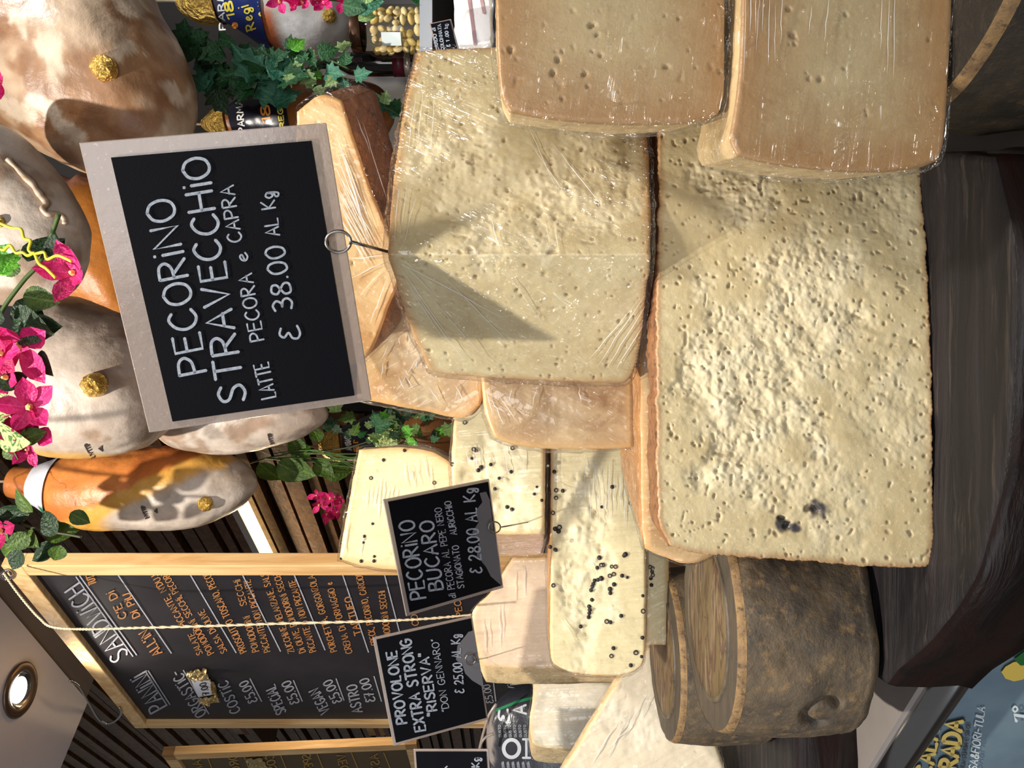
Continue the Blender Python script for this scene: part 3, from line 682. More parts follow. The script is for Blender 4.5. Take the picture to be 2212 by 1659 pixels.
cheese('semi_aged_cheese_half', 'smooth tan half cheese with few holes, upper one of the pair on the right',
       [(1066, -250), (1070, 0), (1074, 120), (1082, 205), (1102, 242)], [(1567, -250), (1567, 100), (1565, 200), (1552, 244)], [(1066, -250), (1567, -250)],
       [(1102, 242), (1200, 258), (1350, 268), (1480, 265), (1532, 253), (1552, 244)], [(-250, .448), (270, .45)], (.023, .09, 0), 'paste_tan', 'rind_cream', res=3.6,
       pits=26, amp=0.0008, seed=4, rimw=0.045, film='film_c', fixed_pits=[(1195, 158, .0017), (1205, 130, .0014), (1280, 55, .0018), (1290, 75, .0012), (1280, 112, .0012)])
cheese('semi_aged_cheese_half', 'smooth tan half cheese in streaked film, lower one of the pair on the right',
       [(1605, -250), (1603, 0), (1598, 150), (1584, 260), (1578, 300), (1594, 336)], [(2064, -250), (2060, 0), (2053, 150), (2042, 300), (2028, 346)], [(1605, -250), (2064, -250)],
       [(1594, 336), (1680, 355), (1800, 368), (1900, 371), (1980, 362), (2028, 346)], [(-250, .436), (370, .44)], (.019, .09, 0), 'paste_tan', 'rind_cream', res=3.6,
       pits=14, amp=0.0008, seed=5, rimw=0.045, film='film_c', fixed_pits=[(1702, 20, .0016), (1712, 76, .0018), (1772, 170, .0013)])
cheese('wrapped_cheese_wedge', 'amber cheese wedge in cling film with dark brown rind, leaning behind the big price sign',
       [(640, 240), (640, 500), (690, 800)], [(737, 215), (795, 390), (840, 500), (875, 580)], [(640, 240), (690, 203), (737, 215)], [(690, 800), (790, 772), (840, 660), (875, 580)],
       [(200, .635), (800, .645)], (.03, .05, -.02), 'paste_amber', 'rind_brown', res=6, seed=6, film='film_b', pits=40, rimw=0.006)
cheese('wrapped_cheese_wedge', 'amber cheese block in shiny crumpled film below the big price sign',
       [(770, 640), (770, 860)], [(1046, 640), (1046, 830), (1036, 876)], [(770, 640), (1046, 640)], [(770, 860), (830, 872), (920, 889), (1000, 903), (1036, 876)],
       [(600, .70), (905, .70)], (0, .10, 0), 'paste_amber', 'rind_brown', res=6, seed=7, film='film_a', rough=[(900, 740, 60, 80, .7), (930, 860, 30, 50, .7)], rimw=0.007)
cheese('wrapped_cheese_wedge', 'brownish wrapped cheese piece standing between the two largest wedges and the peppered ones',
       [(1038, 790), (1040, 830), (1048, 890), (1068, 945)], [(1368, 790), (1370, 880), (1370, 966)], [(1038, 790), (1368, 790)], [(1068, 945), (1120, 963), (1200, 970), (1300, 970), (1370, 966)],
       [(700, .68), (970, .68)], (0, .10, 0), 'paste_brown', 'rind_amber', res=5, seed=8, film='film_b', rough=[(1200, 880, 60, 60, .3)], rimw=0.009)
tF1, fF1 = cheese('peppercorn_cheese_wedge', 'cream peppercorn cheese wedge highest of the three, beside the menu board frame',
       [(775, 972), (755, 1080), (738, 1170), (733, 1208)], [(985, 1010), (990, 1100), (990, 1234)], [(775, 972), (870, 967), (940, 980), (985, 1010)], [(733, 1208), (780, 1222), (860, 1232), (990, 1234)],
       [(960, 1.0), (1240, 1.0)], (0, .05, 0), 'paste_pepper', 'rind_cream', res=5, seed=9, film='film_d', rimw=0.012, pits=25, group='peppercorn cheeses')
tF2, fF2 = cheese('peppercorn_cheese_wedge', 'cream peppercorn cheese wedge that the middle price sign is pinned into',
       [(990, 860), (979, 930), (976, 1040), (1000, 1150)], [(1178, 860), (1178, 1000), (1177, 1155)], [(990, 860), (1178, 860)], [(1000, 1150), (1080, 1155), (1177, 1155)],
       [(850, .87), (1160, .87)], (-.06, .15, 0), 'paste_pepper', 'rind_pink', res=5, seed=10, film='film_d', rough=[(1080, 1020, 75, 130, 1.7), (1120, 1110, 50, 50, 1.4)], pits=30, group='peppercorn cheeses')
tF3, fF3 = cheese('peppercorn_cheese_wedge', 'long cream peppercorn cheese wedge lying lowest, crumbly in the middle',
       [(1190, 900), (1190, 1150), (1189, 1300), (1189, 1410), (1197, 1436)], [(1397, 900), (1396, 1200), (1394, 1400), (1386, 1440)], [(1190, 900), (1397, 900)], [(1197, 1436), (1230, 1452), (1300, 1461), (1360, 1457), (1386, 1440)],
       [(900, .88), (1470, .88)], (0, .10, 0), 'paste_pepper', 'rind_amber', res=4, seed=11, film='film_d', rough=[(1260, 1220, 55, 220, 1.7), (1300, 1300, 45, 60, 1.2), (1270, 1090, 60, 100, 1.1)], pits=35, rimw=0.004, group='peppercorn cheeses')
tF4, fF4 = cheese('peppercorn_cheese_wedge', 'greenish peppercorn cheese slice squeezed under the long peppered wedge',
       [(1392, 1150), (1392, 1395)], [(1446, 1150), (1446, 1395)], [(1392, 1150), (1446, 1150)], [(1392, 1395), (1446, 1395)], [(1100, .905), (1400, .905)], (0, .09, 0), 'paste_pepper', 'rind_cream', res=6, seed=12, film='film_a', group='peppercorn cheeses')
tG1, fG1 = cheese('provolone_piece', 'peach-coloured provolone block with the lower left price sign pinned in',
       [(1108, 1205), (1085, 1240), (1060, 1280), (1024, 1315), (1020, 1350), (1030, 1400), (1045, 1440)], [(1572, 1205), (1572, 1440)], [(1108, 1205), (1572, 1205)], [(1045, 1440), (1150, 1445), (1572, 1440)],
       [(1200, 1.075), (1450, 1.075)], (-.035, .025, 0), 'paste_pink', 'rind_cream', res=6, seed=13, film='film_d', rimw=0.006, pits=30, rough=[(1180, 1320, 40, 50, .6)])
cheese('provolone_piece', 'whitish crumbly provolone block beside the black printed wrapper',
       [(1152, 1440), (1152, 1500), (1144, 1560), (1150, 1605)], [(1528, 1440), (1528, 1625)], [(1152, 1440), (1528, 1440)], [(1150, 1605), (1200, 1618), (1528, 1625)],
       [(1430, 1.185), (1640, 1.185)], (-.05, .05, 0), 'paste_white', 'rind_cream', res=6, seed=14, film='film_d', rough=[(1210, 1600, 80, 40, 1.4), (1230, 1520, 80, 50, .8)], pits=30, amp=.003)
cheese('provolone_piece', 'big bright cream cheese wedge tilted beside the rear mouldy wheel',
       [(1405, 1398), (1335, 1470), (1237, 1630), (1180, 1720)], [(1470, 1398), (1530, 1560), (1566, 1660), (1580, 1720)], [(1405, 1398), (1470, 1398)], [(1180, 1720), (1580, 1720)],
       [(1390, 1.048), (1730, 1.0)], (0, .018, 0), 'paste_white', 'rind_cream', res=6, seed=15, film='film_a', rough=[(1400, 1570, 70, 70, .9), (1330, 1540, 40, 50, .8)], pits=40, amp=.003, rnd=0.004)
# peppercorns, seen cut in the face
def peppercorns(th, face, spots):
    pr = mesh_proj([face], 0.0)
    n = 10; V = []
    for (r, z) in ((0.0024, -0.0006), (0.0026, 0.0004), (0.0021, 0.0009), (0.0014, 0.0006)):
        V += [(r * math.cos(2 * math.pi * k / n), -z, r * math.sin(2 * math.pi * k / n)) for k in range(n)]
    V.append((0, -0.0004, 0)); Fc = grid_faces(4, n, wrap=True) + [(30 + k, 30 + (k + 1) % n, 40) for k in range(n)]
    me = PEP.get('m')
    if me is None:
        me = bpy.data.meshes.new('peppercorn'); me.from_pydata(V, [], Fc); me.materials.append(MT['pepper']); me.materials.append(MT['pepper_core'])
        me.polygons.foreach_set('material_index', [0] * 30 + [1] * 10); me.polygons.foreach_set('use_smooth', [True] * 40); PEP['m'] = me
        V2 = [(0, -.0022, 0)]; 
        for a in (0.5, 1.1, 1.6): V2 += [(0.0024 * math.sin(a) * math.cos(t), -0.0022 * math.cos(a), 0.0024 * math.sin(a) * math.sin(t)) for t in np.linspace(0, 2 * math.pi, n, endpoint=False)]
        m2 = bpy.data.meshes.new('peppercorn_whole'); m2.from_pydata(V2, [], [(0, 1 + (k + 1) % n, 1 + k) for k in range(n)] + grid_faces(3, n, 1, wrap=True)); m2.materials.append(MT['pepper']); m2.polygons.foreach_set('use_smooth', [True] * len(m2.polygons)); PEP['s'] = m2
    pts = pr(np.array([(a, b) for a, b, c in spots], float))
    for p, (a, b, c) in zip(pts, spots):
        o = bpy.data.objects.new('peppercorn', PEP['m'] if c > 0 else PEP['s']); link(o, th)
        o.location = p - org(th) - np.array([0, 0.0003, 0]); o.scale = (abs(c),) * 3; o.rotation_euler = (random.uniform(-.2, .2), random.uniform(0, 3), random.uniform(-.2, .2))
PEP = {}
C1 = lambda x, y: (700 + x / 2.764, 860 + y / 2.764)
C2 = lambda x, y: (1000 + x / 3.463, 1180 + y / 3.463)
def sp(fn, lst): return [(*fn(x, y), c) for x, y, c in lst]
peppercorns(tF1, fF1, sp(C1, [(355, 370, -1), (280, 477, 1), (658, 505, 1), (240, 825, -.9), (222, 973, -1), (298, 972, -1), (300, 945, -.8), (290, 750, -.8), (480, 312, -1), (235, 862, -.7), (100, 958, -.7)]))
peppercorns(tF2, fF2, sp(C1, [(840, 145, 1), (893, 305, 1), (905, 312, -1), (767, 395, 1), (1336, 404, 1), (920, 430, -1.1), (938, 412, -1.1), (995, 397, -.9), (1117, 440, -.9), (1045, 478, -.8), (1020, 542, -.9), (1093, 650, -1), (1122, 664, -1), (1300, 610, -.8), (1255, 572, -.8), (1125, 298, 1), (882, 360, -.8), (1270, 530, -.6)]))
peppercorns(tF3, fF3, sp(C2, [(675, 292, 1), (1048, 140, 1), (1020, 85, -1.2), (1005, 160, -1), (1098, 220, 1), (1127, 208, 1), (1140, 152, 1), (1112, 152, .9), (1190, 220, -1), (1228, 232, -.8), (1130, 285, -1.1), (1100, 320, -1.2), (1102, 350, -1), (1035, 240, -1.3), (1010, 250, -1), (985, 255, -1), (975, 280, -1), (968, 300, -1), (958, 328, -1), (965, 400, -1), (945, 450, -1.1), (948, 475, -1.1), (945, 500, -1), (940, 530, -1), (1075, 562, 1.1), (1103, 568, -1), (1183, 520, -1), (1347, 485, 1.1), (1345, 370, -.8), (1342, 683, -1), (1293, 795, 1.2), (1125, 762, -1), (1110, 820, 1), (1255, 890, -1), (1335, 825, -.8), (880, 600, -1), (1215, 60, -1.2), (1205, 70, -1), (690, 25, -1), (1032, 140, 1)]))
peppercorns(tF3, fF3, sp(C1, [(1385, 550, 1), (1425, 553, -1), (1385, 595, 1), (1367, 685, 1), (1380, 780, -1.2), (1405, 770, 1.2), (1400, 795, -1.2), (1832, 627, 1.1), (1658, 650, -.8), (1720, 530, -1), (1375, 440, -1), (1350, 888, -1), (1385, 908, -.9)]))
peppercorns(tF4, fF4, sp(C2, [(1400, 155, 1), (1418, 165, 1), (1420, 215, 1), (1405, 240, -1), (1415, 190, -1), (1410, 290, -1)]))

# ------------------------------------------------------------------ mouldy whole wheels
rimm = rind_mat('rind_rim', lin(158, 126, 82), lin(112, 88, 60), lin(70, 56, 42), sc=70, rough=0.6, bs=0.5)
topm = rind_mat('rind_top', lin(84, 71, 54), lin(64, 55, 45), lin(48, 43, 38), sc=30, rough=0.6, bs=0.6, stretch=(0.5, 3, 1))
def label_mat():
    m, nt, b = newmat('worn_paper_label')
    v = mapping(nt, (14, 60, 14))
    c = ramp(nt, noise(nt, 1.0, 4, 0.6, vec=v, dist=0.5), [(0.30, lin(40, 22, 18)), (0.40, lin(104, 78, 48)), (0.47, lin(92, 80, 48)), (0.53, lin(66, 36, 26)), (0.60, lin(120, 100, 72)), (0.70, lin(36, 30, 28))])
    nt.links.new(c, b.inputs['Base Color']); b.inputs['Roughness'].default_value = 0.6; return m
labm_old = rind_mat('paper_label', lin(98, 88, 48), lin(112, 84, 50), lin(52, 26, 22), sc=22, rough=0.6, bs=0.3, stretch=(0.3, 4, 1))
labm2 = rind_mat('label_edge', lin(96, 84, 66), lin(44, 38, 32), None, sc=40, bs=0.2)
darkm = [rind_mat('rind_black_mould', lin(58, 49, 36), lin(34, 30, 26), lin(78, 62, 42), sc=30, rough=0.6, bs=0.6), rind_mat('rind_black_top', lin(44, 38, 30), lin(30, 27, 24), lin(60, 50, 38), sc=30, rough=0.6, bs=0.6)]
labm = label_mat()
def wheel(cx, cy, z0, r, h, label, seed, tilt=0.0, mark=None, dark=False):
    th = thing('mouldy_cheese_wheel', label, 'cheese', (cx, cy, z0), 'whole mouldy-rind wheels')
    c = np.array([cx, cy, z0])
    def part(nm, prof, mat, ns=30, am=0.0016):
        V = []; n = 320 if nm == 'side' else 160
        for (a, z) in prof:
            for k in range(n):
                t = 2 * math.pi * k / n; V.append([a * math.cos(t), a * math.sin(t), z])
        V = np.array(V); d = V - np.array([0, 0, h / 2]); d /= np.linalg.norm(d, axis=1)[:, None] + 1e-9
        V = V + d * (am * fbm(V * ns, seed, 5))[:, None]
        if mark is not None and nm == 'side':
            ang = np.arctan2(V[:, 1], V[:, 0]); s_ = ((ang - mark[0] + math.pi) % (2 * math.pi) - math.pi) * r; zz = V[:, 2] - mark[1]
            rr = np.hypot(s_, zz); g = np.exp(-((rr - 0.0155) / 0.0036) ** 2) * sm(zz + s_ * 0.35, -0.013, -0.005)
            rad = V.copy(); rad[:, 2] = 0; rad /= np.linalg.norm(rad, axis=1)[:, None] + 1e-9; V = V - rad * (0.0075 * g)[:, None]
        R_ = Matrix.Rotation(tilt, 3, 'X'); V = np.array([R_ @ Vector(v) for v in V]) + c
        Fc = grid_faces(len(prof), n, wrap=True)
        o = mesh(nm, V, Fc, mat, th); fixn(o); return o
    side = [(r * 0.3, 0.001), (r * 0.86, 0.0), (r * 0.93, 0.003), (r * 0.975, 0.010)] + [(r * (1.0 - 0.03 * ((q - 0.5) * 2) ** 2), 0.012 + (h - 0.0185) * q) for q in np.linspace(0, 1, 60)]
    part('side', side, darkm[0] if dark else MT['rind_mould'])
    part('rim', [(r * 0.972, h - 0.0068), (r * 0.968, h - 0.0045), (r * 0.960, h - 0.0016), (r * 0.946, h + 0.0002)], rimm)
    part('top', [(r * 0.947, h), (r * 0.8, h + 0.0006), (r * 0.5, h + 0.001), (r * 0.2, h + 0.001), (0.002, h + 0.001)], darkm[1] if dark else topm)
    if dark: return th
    tp = part('paper_label', [(r * 0.70, h + 0.0004), (r * 0.695, h + 0.0018), (r * 0.5, h + 0.0024), (r * 0.2, h + 0.0024), (0.001, h + 0.0024)], labm, am=0.0008)
    part('label_border', [(r * 0.73, h + 0.0002), (r * 0.725, h + 0.0022), (r * 0.69, h + 0.0024), (r * 0.685, h + 0.001)], labm2, am=0.0008)
    return th
wheel(-0.218, 0.722, ST, 0.102, 0.117, 'whole mouldy cheese wheel with stamped curl on its side, on the front slab', 31, mark=(-2.13, 0.043))
wheel(-0.325, 0.935, ST, 0.102, 0.117, 'whole mouldy cheese wheel half hidden behind the stamped one', 32)
wheel(0.2925, 0.474, CT, 0.132, 0.117, 'dark mouldy cheese wheel at the bottom right under the tan halves', 33, dark=True)

# ------------------------------------------------------------------ price signs
def sign(name, label, corners, D0, margin, lines, ring, ring_r, pin_to, flat=False, thick=0.002, blob=None, cat='price sign', holder=True, wire_r=0.0008):
    """corners: top-left, top-right, bottom-right, bottom-left as read"""
    Q = [P(x, y, D0) for x, y in corners] if flat else solve_quad(corners, D0); Q = [np.asarray(q) for q in Q]
    u = Q[1] - Q[0]; v = Q[3] - Q[0]; n = np.cross(u, v); n /= np.linalg.norm(n)
    if n[1] > 0: n = -n
    c = (Q[0] + Q[2]) / 2
    th = thing(name, label, cat, (Q[2] + Q[3]) / 2, 'hand-lettered price signs')
    if holder:
        hv, hf = box_vf(c - n * thick / 2, u / 2, v / 2, n * thick / 2)
        o = fixn(mesh('clear_holder', hv, hf, MT['acrylic'], th, smooth=False)); b = o.modifiers.new('bevel', 'BEVEL'); b.width = 0.0006; b.segments = 2
    m = margin  # left, top, right, bottom as fractions
    a = Q[0] + u * m[0] + v * m[1]; U = u * (1 - m[0] - m[2]); W = v * (1 - m[1] - m[3])
    cv, cf = box_vf(a + U / 2 + W / 2 + n * 0.0006, U / 2, W / 2, n * 0.0005)
    fixn(mesh('card', cv, cf, MT['card'], th, smooth=False))
    pr, _ = plane_proj(c, n, 0.0014)
    if blob:
        for pl in blob:
            pts = pr(np.array(pl, float)); mesh('printed_patch', pts, [tuple(range(len(pl)))], MT['print_grey'], th, smooth=False)
    pr2, _ = plane_proj(c, n, 0.0018)
    for ln_ in lines: write(*ln_, pr2, MT['chalk'], th)
    if ring is not None:
        pf, _ = plane_proj(c, n, 0.0045); pb, _ = plane_proj(c, n, -0.004)
        k = 28; cx, cy = ring
        circ = [(cx + ring_r[0] * math.cos(t), cy + ring_r[1] * math.sin(t)) for t in np.linspace(0.15, 2 * math.pi + 0.1, k)]
        pts = pf(np.array(circ)); stem0 = pf(np.array([(cx + ring_r[0], cy)]))[0]
        pv = np.asarray(pin_to, float)
        V, Fc = tube_vf(pts, wire_r, 8); 
        V2, F2 = tube_vf([stem0 + (0, 0, 0), stem0 * 0.6 + pv * 0.4, pv], wire_r, 8, len(V))
        fixn(mesh('wire_clip', V + V2, Fc + F2, MT['wire'], th))
    return th
E_ = '\u20ac'
sign('price_sign', 'large black price sign in scratched clear holder pinned on the upper cheese wedge', [(322, 935), (170, 308), (705, 265), (803, 865)], .52, (.03, .11, .055, .075),
     [('PECORiNO', (446, 800), (372, 428), 60, 6.6), ('STRAVECCHiO', (531, 860), (447, 338), 58, 6.8), ('LATTE', (596, 856), (580, 782), 32, 4), ('PECORA', (570, 733), (543, 590), 30, 4), ('e', (536, 562), (532, 544), 26, 4), ('CAPRA', (523, 520), (503, 400), 30, 4),
      (E_, (650, 727), (646, 700), 44, 5), ('38.00', (633, 665), (612, 530), 42, 5), ('AL Kg', (604, 508), (590, 414), 30, 4)],
     (731, 522), (27, 23), P(842, 545, .548), wire_r=0.0011)
sign('price_sign', 'small black price sign with silver splash, pinned into the middle peppercorn cheese', [(878, 1332), (828, 1080), (1057, 1035), (1088, 1270)], .795, (.035, .035, .02, .02),
     [('PECORiNO', (920, 1290), (893, 1124), 33, 4.5), ('BUCARO', (957, 1272), (936, 1124), 30, 4.5), ('di PECORA AL PEPE NERO', (985, 1290), (953, 1096), 15, 1.9), ('STAGiONATO', (1003, 1269), (990, 1178), 14, 2.2), ('AURiCCHiO', (987, 1154), (974, 1082), 14, 2.2),
      (E_ + ' 28.00 AL Kg', (1041, 1236), (1024, 1055), 25, 3.6)], (1068, 1139), (13, 12), P(1140, 1128, .872),
     blob=[[(1083, 1265), (1060, 1245), (1050, 1225), (1030, 1200), (1036, 1170), (1020, 1150), (1034, 1128), (1026, 1105), (1042, 1085), (1036, 1065), (1050, 1062), (1058, 1080), (1066, 1140), (1078, 1210)]])
sign('price_sign', 'small black price sign with three large title lines, pinned into the provolone', [(850, 1612), (805, 1378), (1020, 1330), (1055, 1555)], .96, (.03, .03, .02, .02),
     [('PROVOLONE', (879, 1561), (856, 1406), 22, 4.5), ('EXTRA STRONG', (919, 1577), (886, 1380), 23, 4.5), ('"RISERVA"', (945, 1543), (925, 1410), 21, 4.2), ('"DON GENNARO"', (970, 1535), (946, 1380), 15, 1.9), (E_ + ' 25.00 AL Kg', (1002, 1496), (992, 1371), 19, 3)],
     (1016, 1425), (11, 11), P(1052, 1421, 1.078), blob=[[(1045, 1485), (1020, 1470), (1005, 1455), (1000, 1440), (985, 1425), (988, 1395), (1000, 1380), (1012, 1365), (1022, 1362), (1036, 1430)]])
sign('price_sign', 'small black price sign cut off by the left edge of the scene', [(905, 1790), (893, 1618), (1055, 1618), (1067, 1790)], 1.02, (.03, .03, .03, .03),
     [('AL Kg', (1035, 1690), (1035, 1637), 16, 3), ('A', (965, 1690), (965, 1655), 20, 3)], (1058, 1700), (11, 11), P(1100, 1696, 1.262))

# ------------------------------------------------------------------ hanging menu board
BQ = solve_quad([(295, 1562), (8, 1208), (830, 1212), (850, 1556)], 1.68); BQ = [np.asarray(q) for q in BQ]
bu = BQ[1] - BQ[0]; bw = np.linalg.norm(bu); bu /= bw; bn = np.cross(bu, (0, 0, 1)); bn /= np.linalg.norm(bn)
if bn[1] > 0: bn = -bn
btl = BQ[0].copy(); btr = BQ[1].copy(); zt = (btl[2] + btr[2]) / 2; bh = 0.92
up = np.array([0, 0, 1.0]); fw = 0.030; ft = 0.011
bc = (btl + btr) / 2; bc[2] = zt
mb = thing('menu_chalkboard', 'tall pine-framed sandwich menu chalkboard hanging at the left', 'chalkboard', bc - up * bh, None)
box('slate', bc - up * bh / 2 - bn * 0.002, bu * (bw / 2 - 0.012), up * (bh / 2 - 0.012), bn * 0.003, MT['slate'], mb)
for nm, c_, ax, az, mt in (('frame_rail', bc - up * fw / 2, bu * bw / 2, up * fw / 2, 'frame_wood_h'), ('frame_rail', bc - up * (bh - fw / 2), bu * bw / 2, up * fw / 2, 'frame_wood_h'),
                           ('frame_stile', bc - bu * (bw / 2 - fw / 2) - up * bh / 2, bu * fw / 2, up * (bh / 2 - fw), 'frame_wood'), ('frame_stile', bc + bu * (bw / 2 - fw / 2) - up * bh / 2, bu * fw / 2, up * (bh / 2 - fw), 'frame_wood')):
    box(nm, c_, ax, az, bn * ft, MT[mt], mb, bevel=0.0015)
bp, _ = plane_proj(bc, bn, 0.0022)
WHT = [('PANiNi', (358, 1524), (316, 1449), 38, 4), ('SANDWiCH', (278, 1412), (172, 1258), 40, 4), ('ORGASTiC-', (446, 1540), (388, 1446), 24, 3.2), ('COSTiC', (520, 1535), (491, 1469), 22, 3.2), (E_ + '5.00', (556, 1512), (534, 1469), 20, 3),
       ('SPECiAL', (618, 1537), (593, 1478), 22, 3.2), (E_ + '5.00', (647, 1516), (626, 1469), 20, 3), ('VEGAN', (713, 1535), (688, 1485), 22, 3.2), (E_ + '5.00', (739, 1513), (716, 1467), 20, 3),
       ('ASTRO', (783, 1537), (770, 1478), 22, 3.2), (E_ + '7.00', (811, 1513), (795, 1464), 20, 3), (E_ + '5.00', (1066, 1517), (1058, 1478), 15, 1.9), ('ViE', (1119, 1492), (1116, 1465), 20, 2.6)]
ORA = [('TUTTO', (208, 1260), (197, 1228), 16, 2.6), ("C'E Di", (274, 1332), (246, 1275), 17, 2.8), ('Di PiU', (302, 1330), (280, 1280), 16, 2.8), ("ALL'iN", (350, 1408), (318, 1359), 22, 3),
       ("PiCCANTE, N'DUJA", (403, 1350), (334, 1230), 14, 2.0), ('SALATE', (438, 1411), (418, 1366), 13, 1.9), ('POMODORiNi SECCHi, PECORiN', (462, 1409), (357, 1228), 14, 1.9), ('SALSA Di OLiVE', (491, 1406), (440, 1316), 14, 1.9),
       ('PROSCiUTTO TOSCANO, PECORi', (533, 1406), (449, 1230), 15, 2.0), ('POMODORiNi', (559, 1406), (539, 1330), 14, 1.9), ('SECCHi', (533, 1306), (518, 1251), 14, 1.9), ('PiCCANTE NON PiCCANTE', (584, 1406), (540, 1252), 14, 1.9),
       ('ZUCCHiNE, MELANZANE, SALSA', (636, 1407), (573, 1228), 14, 1.9), ('Di OLiVE, POMODORiNi SECCHi', (660, 1407), (603, 1236), 14, 1.9), ('PiCCANTE O NON PiCCANTE', (683, 1406), (637, 1252), 14, 1.9),
       ('PORCHETTA, GORGONZOLA e', (728, 1406), (675, 1230), 14, 1.9), ('CREMA Di FORMAGGiO e', (761, 1409), (717, 1257), 14, 1.9), ('TARTUFO', (780, 1370), (757, 1289), 14, 2.6),
       ('SPECK, PECORiNO, CARCiOFiN', (816, 1392), (779, 1226), 14, 1.9), ('POMODORiNi SECCHi', (846, 1390), (831, 1276), 14, 1.9), ('CON COTTO', (905, 1350), (885, 1240), 14, 1.9), ('PECORiNO', (1000, 1330), (985, 1240), 14, 2.4)]
for t_ in WHT: write(*t_, bp, MT['chalk_dim'], mb)
for t_ in ORA: write(*t_, bp, MT['chalk_orange'], mb)
lines_px([((367, 1522), (320, 1449)), ((361, 1524), (314, 1450)), ((295, 1415), (172, 1244)), ((287, 1418), (164, 1246)), ((370, 1411), (246, 1229)), ((451, 1542), (396, 1448)), ((565, 1515), (540, 1466)), ((653, 1515), (634, 1470)), ((743, 1513), (726, 1466)), ((824, 1515), (808, 1461)),
          ((510, 1410), (403, 1228)), ((606, 1407), (516, 1226)), ((702, 1404), (629, 1226)), ((796, 1409), (735, 1226)), ((872, 1400), (827, 1228)), ((1071, 1515), (1066, 1474))], 2.6, bp, MT['chalk_dim'], mb)
bp2, _ = plane_proj(bc, bn, 0.004)
def patch(name, poly, pr, mat, parent): return mesh(name, pr(np.array(poly, float)), [tuple(range(len(poly)))], mat, parent, smooth=False)
nt_ = patch('price_note', [(412, 1468), (452, 1466), (465, 1500), (428, 1506)], bp2, simple('note_paper', lin(196, 198, 210), 0.7), mb)
bp3, _ = plane_proj(bc, bn, 0.0052)
write('7.00', (452, 1499), (444, 1474), 14, 2.4, bp3, MT['dark'], nt_)
tp_m = simple('gold_tape', lin(220, 196, 140), 0.2, 0.9, bs=1.0, bd=0.006, bsc=120)
def crumple(name, poly, pr, mat, parent, n=9, am=0.004):
    a = np.array(poly, float); s = np.linspace(0, 1, n)[:, None, None]; t = np.linspace(0, 1, n)[None, :, None]
    g = (1 - s) * ((1 - t) * a[0] + t * a[1]) + s * ((1 - t) * a[3] + t * a[2]); g = g + RNG.normal(0, 1.2, g.shape)
    v = pr(g.reshape(-1, 2)) + bn * np.abs(RNG.normal(0, am, (n * n, 1))); return mesh(name, v, grid_faces(n, n), mat, parent, smooth=False)
crumple('tape', [(402, 1450), (445, 1444), (452, 1466), (412, 1468)], bp2, tp_m, mb); crumple('tape', [(428, 1506), (465, 1500), (476, 1514), (440, 1518)], bp2, tp_m, mb); crumple('tape', [(452, 1466), (466, 1476), (474, 1508), (462, 1502)], bp2, tp_m, mb)
# eyelet, hook, twine
bp4, _ = plane_proj(bc, bn, 0.014)
rc = bp4(np.array([(14 + 11 * math.cos(t), 1242 + 10 * math.sin(t)) for t in np.linspace(0, 6.2, 24)])) ; tube('eyelet', rc, 0.0022, MT['steel'], mb)
hk = bp4(np.array(crom([(150, 1470), (170, 1482), (190, 1515), (212, 1552), (232, 1563), (252, 1555), (262, 1540), (258, 1528)], 6)))
tag(tube('hanging_hook', hk, 0.0022, MT['steel'], None, base=hk[0]), 'bent steel wire hook holding the menu board below the ceiling panel', 'hook')
twp = [P(*a) for a in ((8, 1238, 1.10), (30, 1270, 1.09), (60, 1308, 1.08), (85, 1335, 1.07), (112, 1354, 1.06), (180, 1359, 1.055), (300, 1356, 1.05), (450, 1352, 1.045), (600, 1347, 1.04), (760, 1343, 1.035), (900, 1338, 1.03), (1020, 1328, 1.03))]
tw = np.array(crom(twp, 14)); V, Fc = [], []
for ph in (0, 2 * math.pi / 2):
    s = np.cumsum(np.r_[0, np.linalg.norm(np.diff(tw, axis=0), axis=1)]); a = s * 700 + ph
    hx = tw + np.stack([np.cos(a), np.sin(a), 0 * a], 1) * 0.0009
    v, f = tube_vf(hx, 0.00125, 6, len(V)); V += v; Fc += f
tag(fixn(mesh('twine', V, Fc, MT['twine'], None, base=twp[-1])), 'pale jute twine hanging straight down in front of the menu chalkboard', 'string')
# mirror image of the menu board, built solid beyond the left frame edge
Q2 = solve_quad([(520, 1850), (352, 1622), (900, 1598), (960, 1830)], 2.3); Q2 = [np.asarray(q) for q in Q2]
u2 = Q2[1] - Q2[0]; v2 = Q2[3] - Q2[0]; n2 = np.cross(u2, v2); n2 /= np.linalg.norm(n2); n2 = -n2 if n2[1] > 0 else n2
b2 = thing('menu_chalkboard', 'dim second framed chalkboard far left behind the hanging menu', 'chalkboard', Q2[3])
sl2 = simple('reflected_slate', lin(96, 78, 50), 0.5, var=lin(80, 64, 40), vs=6)
box('slate', (Q2[0] + Q2[2]) / 2 - n2 * 0.002, u2 / 2 * .98, v2 / 2 * .98, n2 * 0.004, sl2, b2)
nu, nv = u2 / np.linalg.norm(u2), v2 / np.linalg.norm(v2)
for c_, ax, ay in (((Q2[0] + Q2[1]) / 2 + nv * .014, u2 / 2, nv * .014), ((Q2[2] + Q2[3]) / 2 - nv * .014, u2 / 2, nv * .014), ((Q2[0] + Q2[3]) / 2 + nu * .014, v2 / 2, nu * .014), ((Q2[1] + Q2[2]) / 2 - nu * .014, v2 / 2, nu * .014)):
    box('frame_rail', c_, ax, ay, n2 * 0.010, MT['frame_wood'], b2)
pb2, _ = plane_proj(Q2[0], n2, 0.004)
